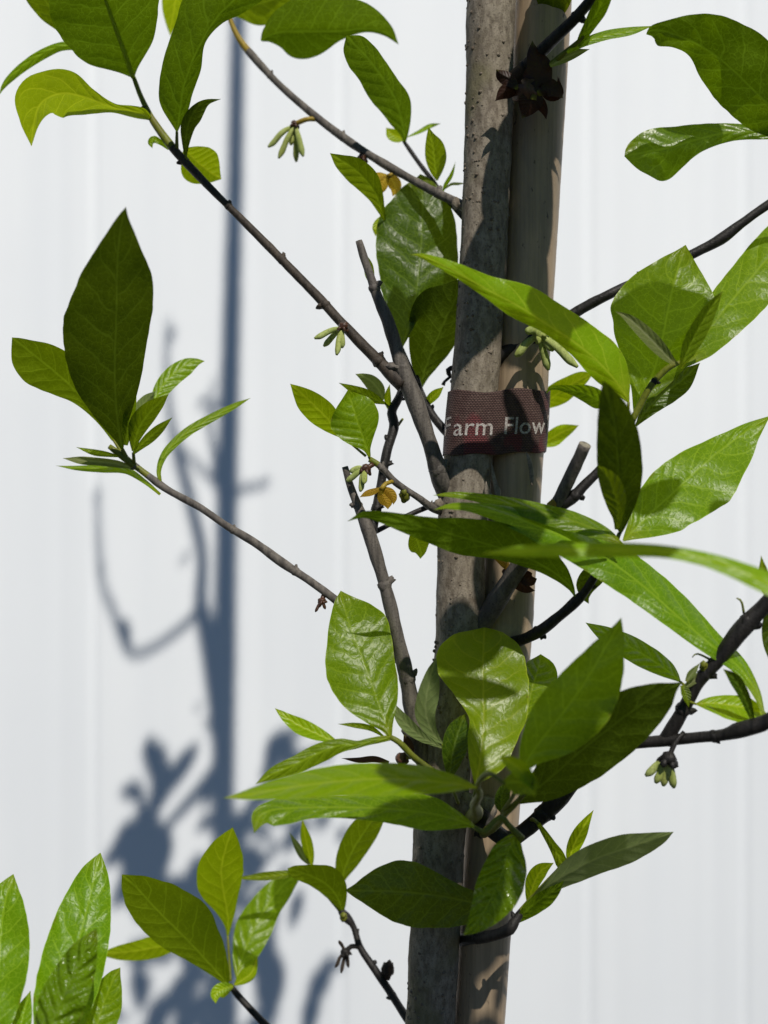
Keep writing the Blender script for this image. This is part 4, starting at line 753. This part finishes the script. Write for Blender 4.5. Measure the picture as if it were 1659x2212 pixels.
# ------------------------------------------------------------------ woven tie band
def build_band():
    def circ(v):     # centres and radii of trunk and stake at the height of image row v
        z = P(0, v, DT).z
        vt = min(max(v, 0), 2212)
        for i in range(len(TRK)-1):
            if TRK[i][1] <= vt <= TRK[i+1][1]:
                k = (vt-TRK[i][1])/(TRK[i+1][1]-TRK[i][1]); ut = TRK[i][0]+(TRK[i+1][0]-TRK[i][0])*k
        c1 = P(ut, v, DT); c2 = stake_c(v); c2.z = c1.z
        return c1, PX(52.5, DT)+.0006, c2, PX(stake_r(v), .508)+.0009
    def outline(v, extra=0.0, wrap=0.0):
        c1, r1, c2, r2 = circ(v); r1 += extra; r2 += extra
        dx, dy = c2.x-c1.x, c2.y-c1.y; D = math.hypot(dx, dy); base = math.atan2(dy, dx); al = math.acos((r1-r2)/D)
        phf, phb = base-al, base+al      # normals of the front and back flat runs
        pts = []
        def arc(c, r, a, b, n):
            for i in range(n+1): t = a+(b-a)*i/n; pts.append(Vector((c.x+r*math.cos(t), c.y+r*math.sin(t), c1.z)))
        arc(c1, r1, -math.pi-wrap, phf, 30 if wrap else 24); arc(c2, r2, phf, phb, 44); arc(c1, r1, phb, math.pi, 24)
        return pts
    def resample(pts, n=None, at=None):
        s = [0.0]
        for i in range(1, len(pts)): s.append(s[-1]+(pts[i]-pts[i-1]).length)
        qs = at if at is not None else [s[-1]*i/n for i in range(n)]
        out = []; k = 0
        for q in qs:
            k = 0
            while k < len(s)-2 and s[k+1] < q: k += 1
            t = (q-s[k])/max(1e-9, s[k+1]-s[k]); out.append(pts[k].lerp(pts[k+1], t))
        return out, s[-1]
    N, K = 240, 44; V, F, UV = [], [], []
    for k in range(K+1):
        t = k/K; v = 849+(984-849)*t
        ring, L = resample(outline(v, .00025*math.sin(t*math.pi)), N)
        for i, p in enumerate(ring):
            zz = 0.0007*math.sin(i*.11)*(1-t)+.0004*math.sin(i*.17+1)*t + max(0, (p.x-.04))*.06
            V.append(p+Vector((0, 0, zz))); UV.append((L*i/N, p.z+zz))
    for k in range(K):
        for i in range(N):
            j = (i+1) % N; F.append((k*N+i, (k+1)*N+i, (k+1)*N+j, k*N+j))
    # inner skin
    o = mesh_obj('tie_band', V, F, M['band'], origin=P(1080, 916, .49), uvs={'UVMap': UV})
    # the seam column shares vertices: give its loops a continuing coordinate
    L = resample(outline(916), 4)[1]; ul = o.data.uv_layers[0].data
    for p in o.data.polygons:
        us = [ul[i].uv[0] for i in p.loop_indices]
        if max(us)-min(us) > L/2:
            for i in p.loop_indices:
                if ul[i].uv[0] < L/2: ul[i].uv[0] += L
    so = o.modifiers.new('thickness', 'SOLIDIFY'); so.thickness = .0005; so.offset = -1
    tag(o, 'maroon woven label band with white lettering, wrapped around trunk and stake', 'tie band')
    # frayed weave loops at the left edge of the band
    cu = bpy.data.curves.new('t', 'FONT')
    def word(txt, u0, u1, vb, vt_x, name, back=None, fwd=None):
        cu.body = txt; cu.size = 1.0; cu.resolution_u = 3
        ob = bpy.data.objects.new('t', cu); col.objects.link(ob)
        dg = bpy.context.evaluated_depsgraph_get(); me = ob.evaluated_get(dg).to_mesh()
        co = [v.co.copy() for v in me.vertices]; fs = [tuple(p.vertices) for p in me.polygons]
        ob.evaluated_get(dg).to_mesh_clear(); bpy.data.objects.remove(ob)
        # cut the long faces so that they bend with the band
        import bmesh
        bm = bmesh.new(); vs_ = [bm.verts.new(c) for c in co]
        for f in fs:
            try: bm.faces.new([vs_[i] for i in f])
            except ValueError: pass
        xs0, xs1 = min(c.x for c in co), max(c.x for c in co)
        for i in range(1, 70):
            x = xs0+(xs1-xs0)*i/70
            bmesh.ops.bisect_plane(bm, geom=bm.verts[:]+bm.edges[:]+bm.faces[:], plane_co=(x, 0, 0), plane_no=(1, 0, 0))
        for i in range(1, 12):
            bmesh.ops.bisect_plane(bm, geom=bm.verts[:]+bm.edges[:]+bm.faces[:], plane_co=(0, -.1+i*.08, 0), plane_no=(0, 1, 0))
        bm.verts.ensure_lookup_table(); bm.verts.index_update()
        co = [v.co.copy() for v in bm.verts]; fs = [[v.index for v in f.verts] for f in bm.faces]; bm.free()
        xh = .52 if name == 'arm' else .72
        # arc length along the band whose image column is u
        def s_at(u, v):
            pts = outline(v, .0001, wrap=.7); s = 0.0
            for i in range(1, len(pts)):
                a, b = pts[i-1], pts[i]; ua, ub = 829.5+a.x/a.y*S, 829.5+b.x/b.y*S
                if ua <= u <= ub: return s+(b-a).length*(u-ua)/(ub-ua)
                s += (b-a).length
            return s
        s0, s1 = s_at(u0, vb), s_at(u1, vb)
        if back: s0 = s1-back
        if fwd: s1 = s0+fwd
        out = []
        for c in co:
            s = s0+(c.x-xs0)/(xs1-xs0)*(s1-s0); v = vb-(c.y/xh)*(vb-vt_x) - (c.x-xs0)/(xs1-xs0)*(3.0 if name != 'arm' else 1.0)
            p = resample(outline(v, .00032, wrap=.7), at=[s])[0][0]; out.append(p)
        bf = bpy.data.meshes.new('x'); 
        lo = mesh_obj('lettering', out, fs, M['letter'], o, origin=out[0], smooth=False)
        bpy.data.meshes.remove(bf)
        m2 = lo.modifiers.new('thickness', 'SOLIDIFY'); m2.thickness = .00018; m2.offset = 0
        return lo
    cu.offset = .003
    word('arm', 981, 1065, 944, 915.5, 'arm')
    word('F', 960, 973, 943, 903, 'F', back=.0044)
    word('l', 1181, 1181, 936, 896, 'l', fwd=.0007)
    word('Flow', 1091, 1176, 940, 902, 'Flow')
build_band()
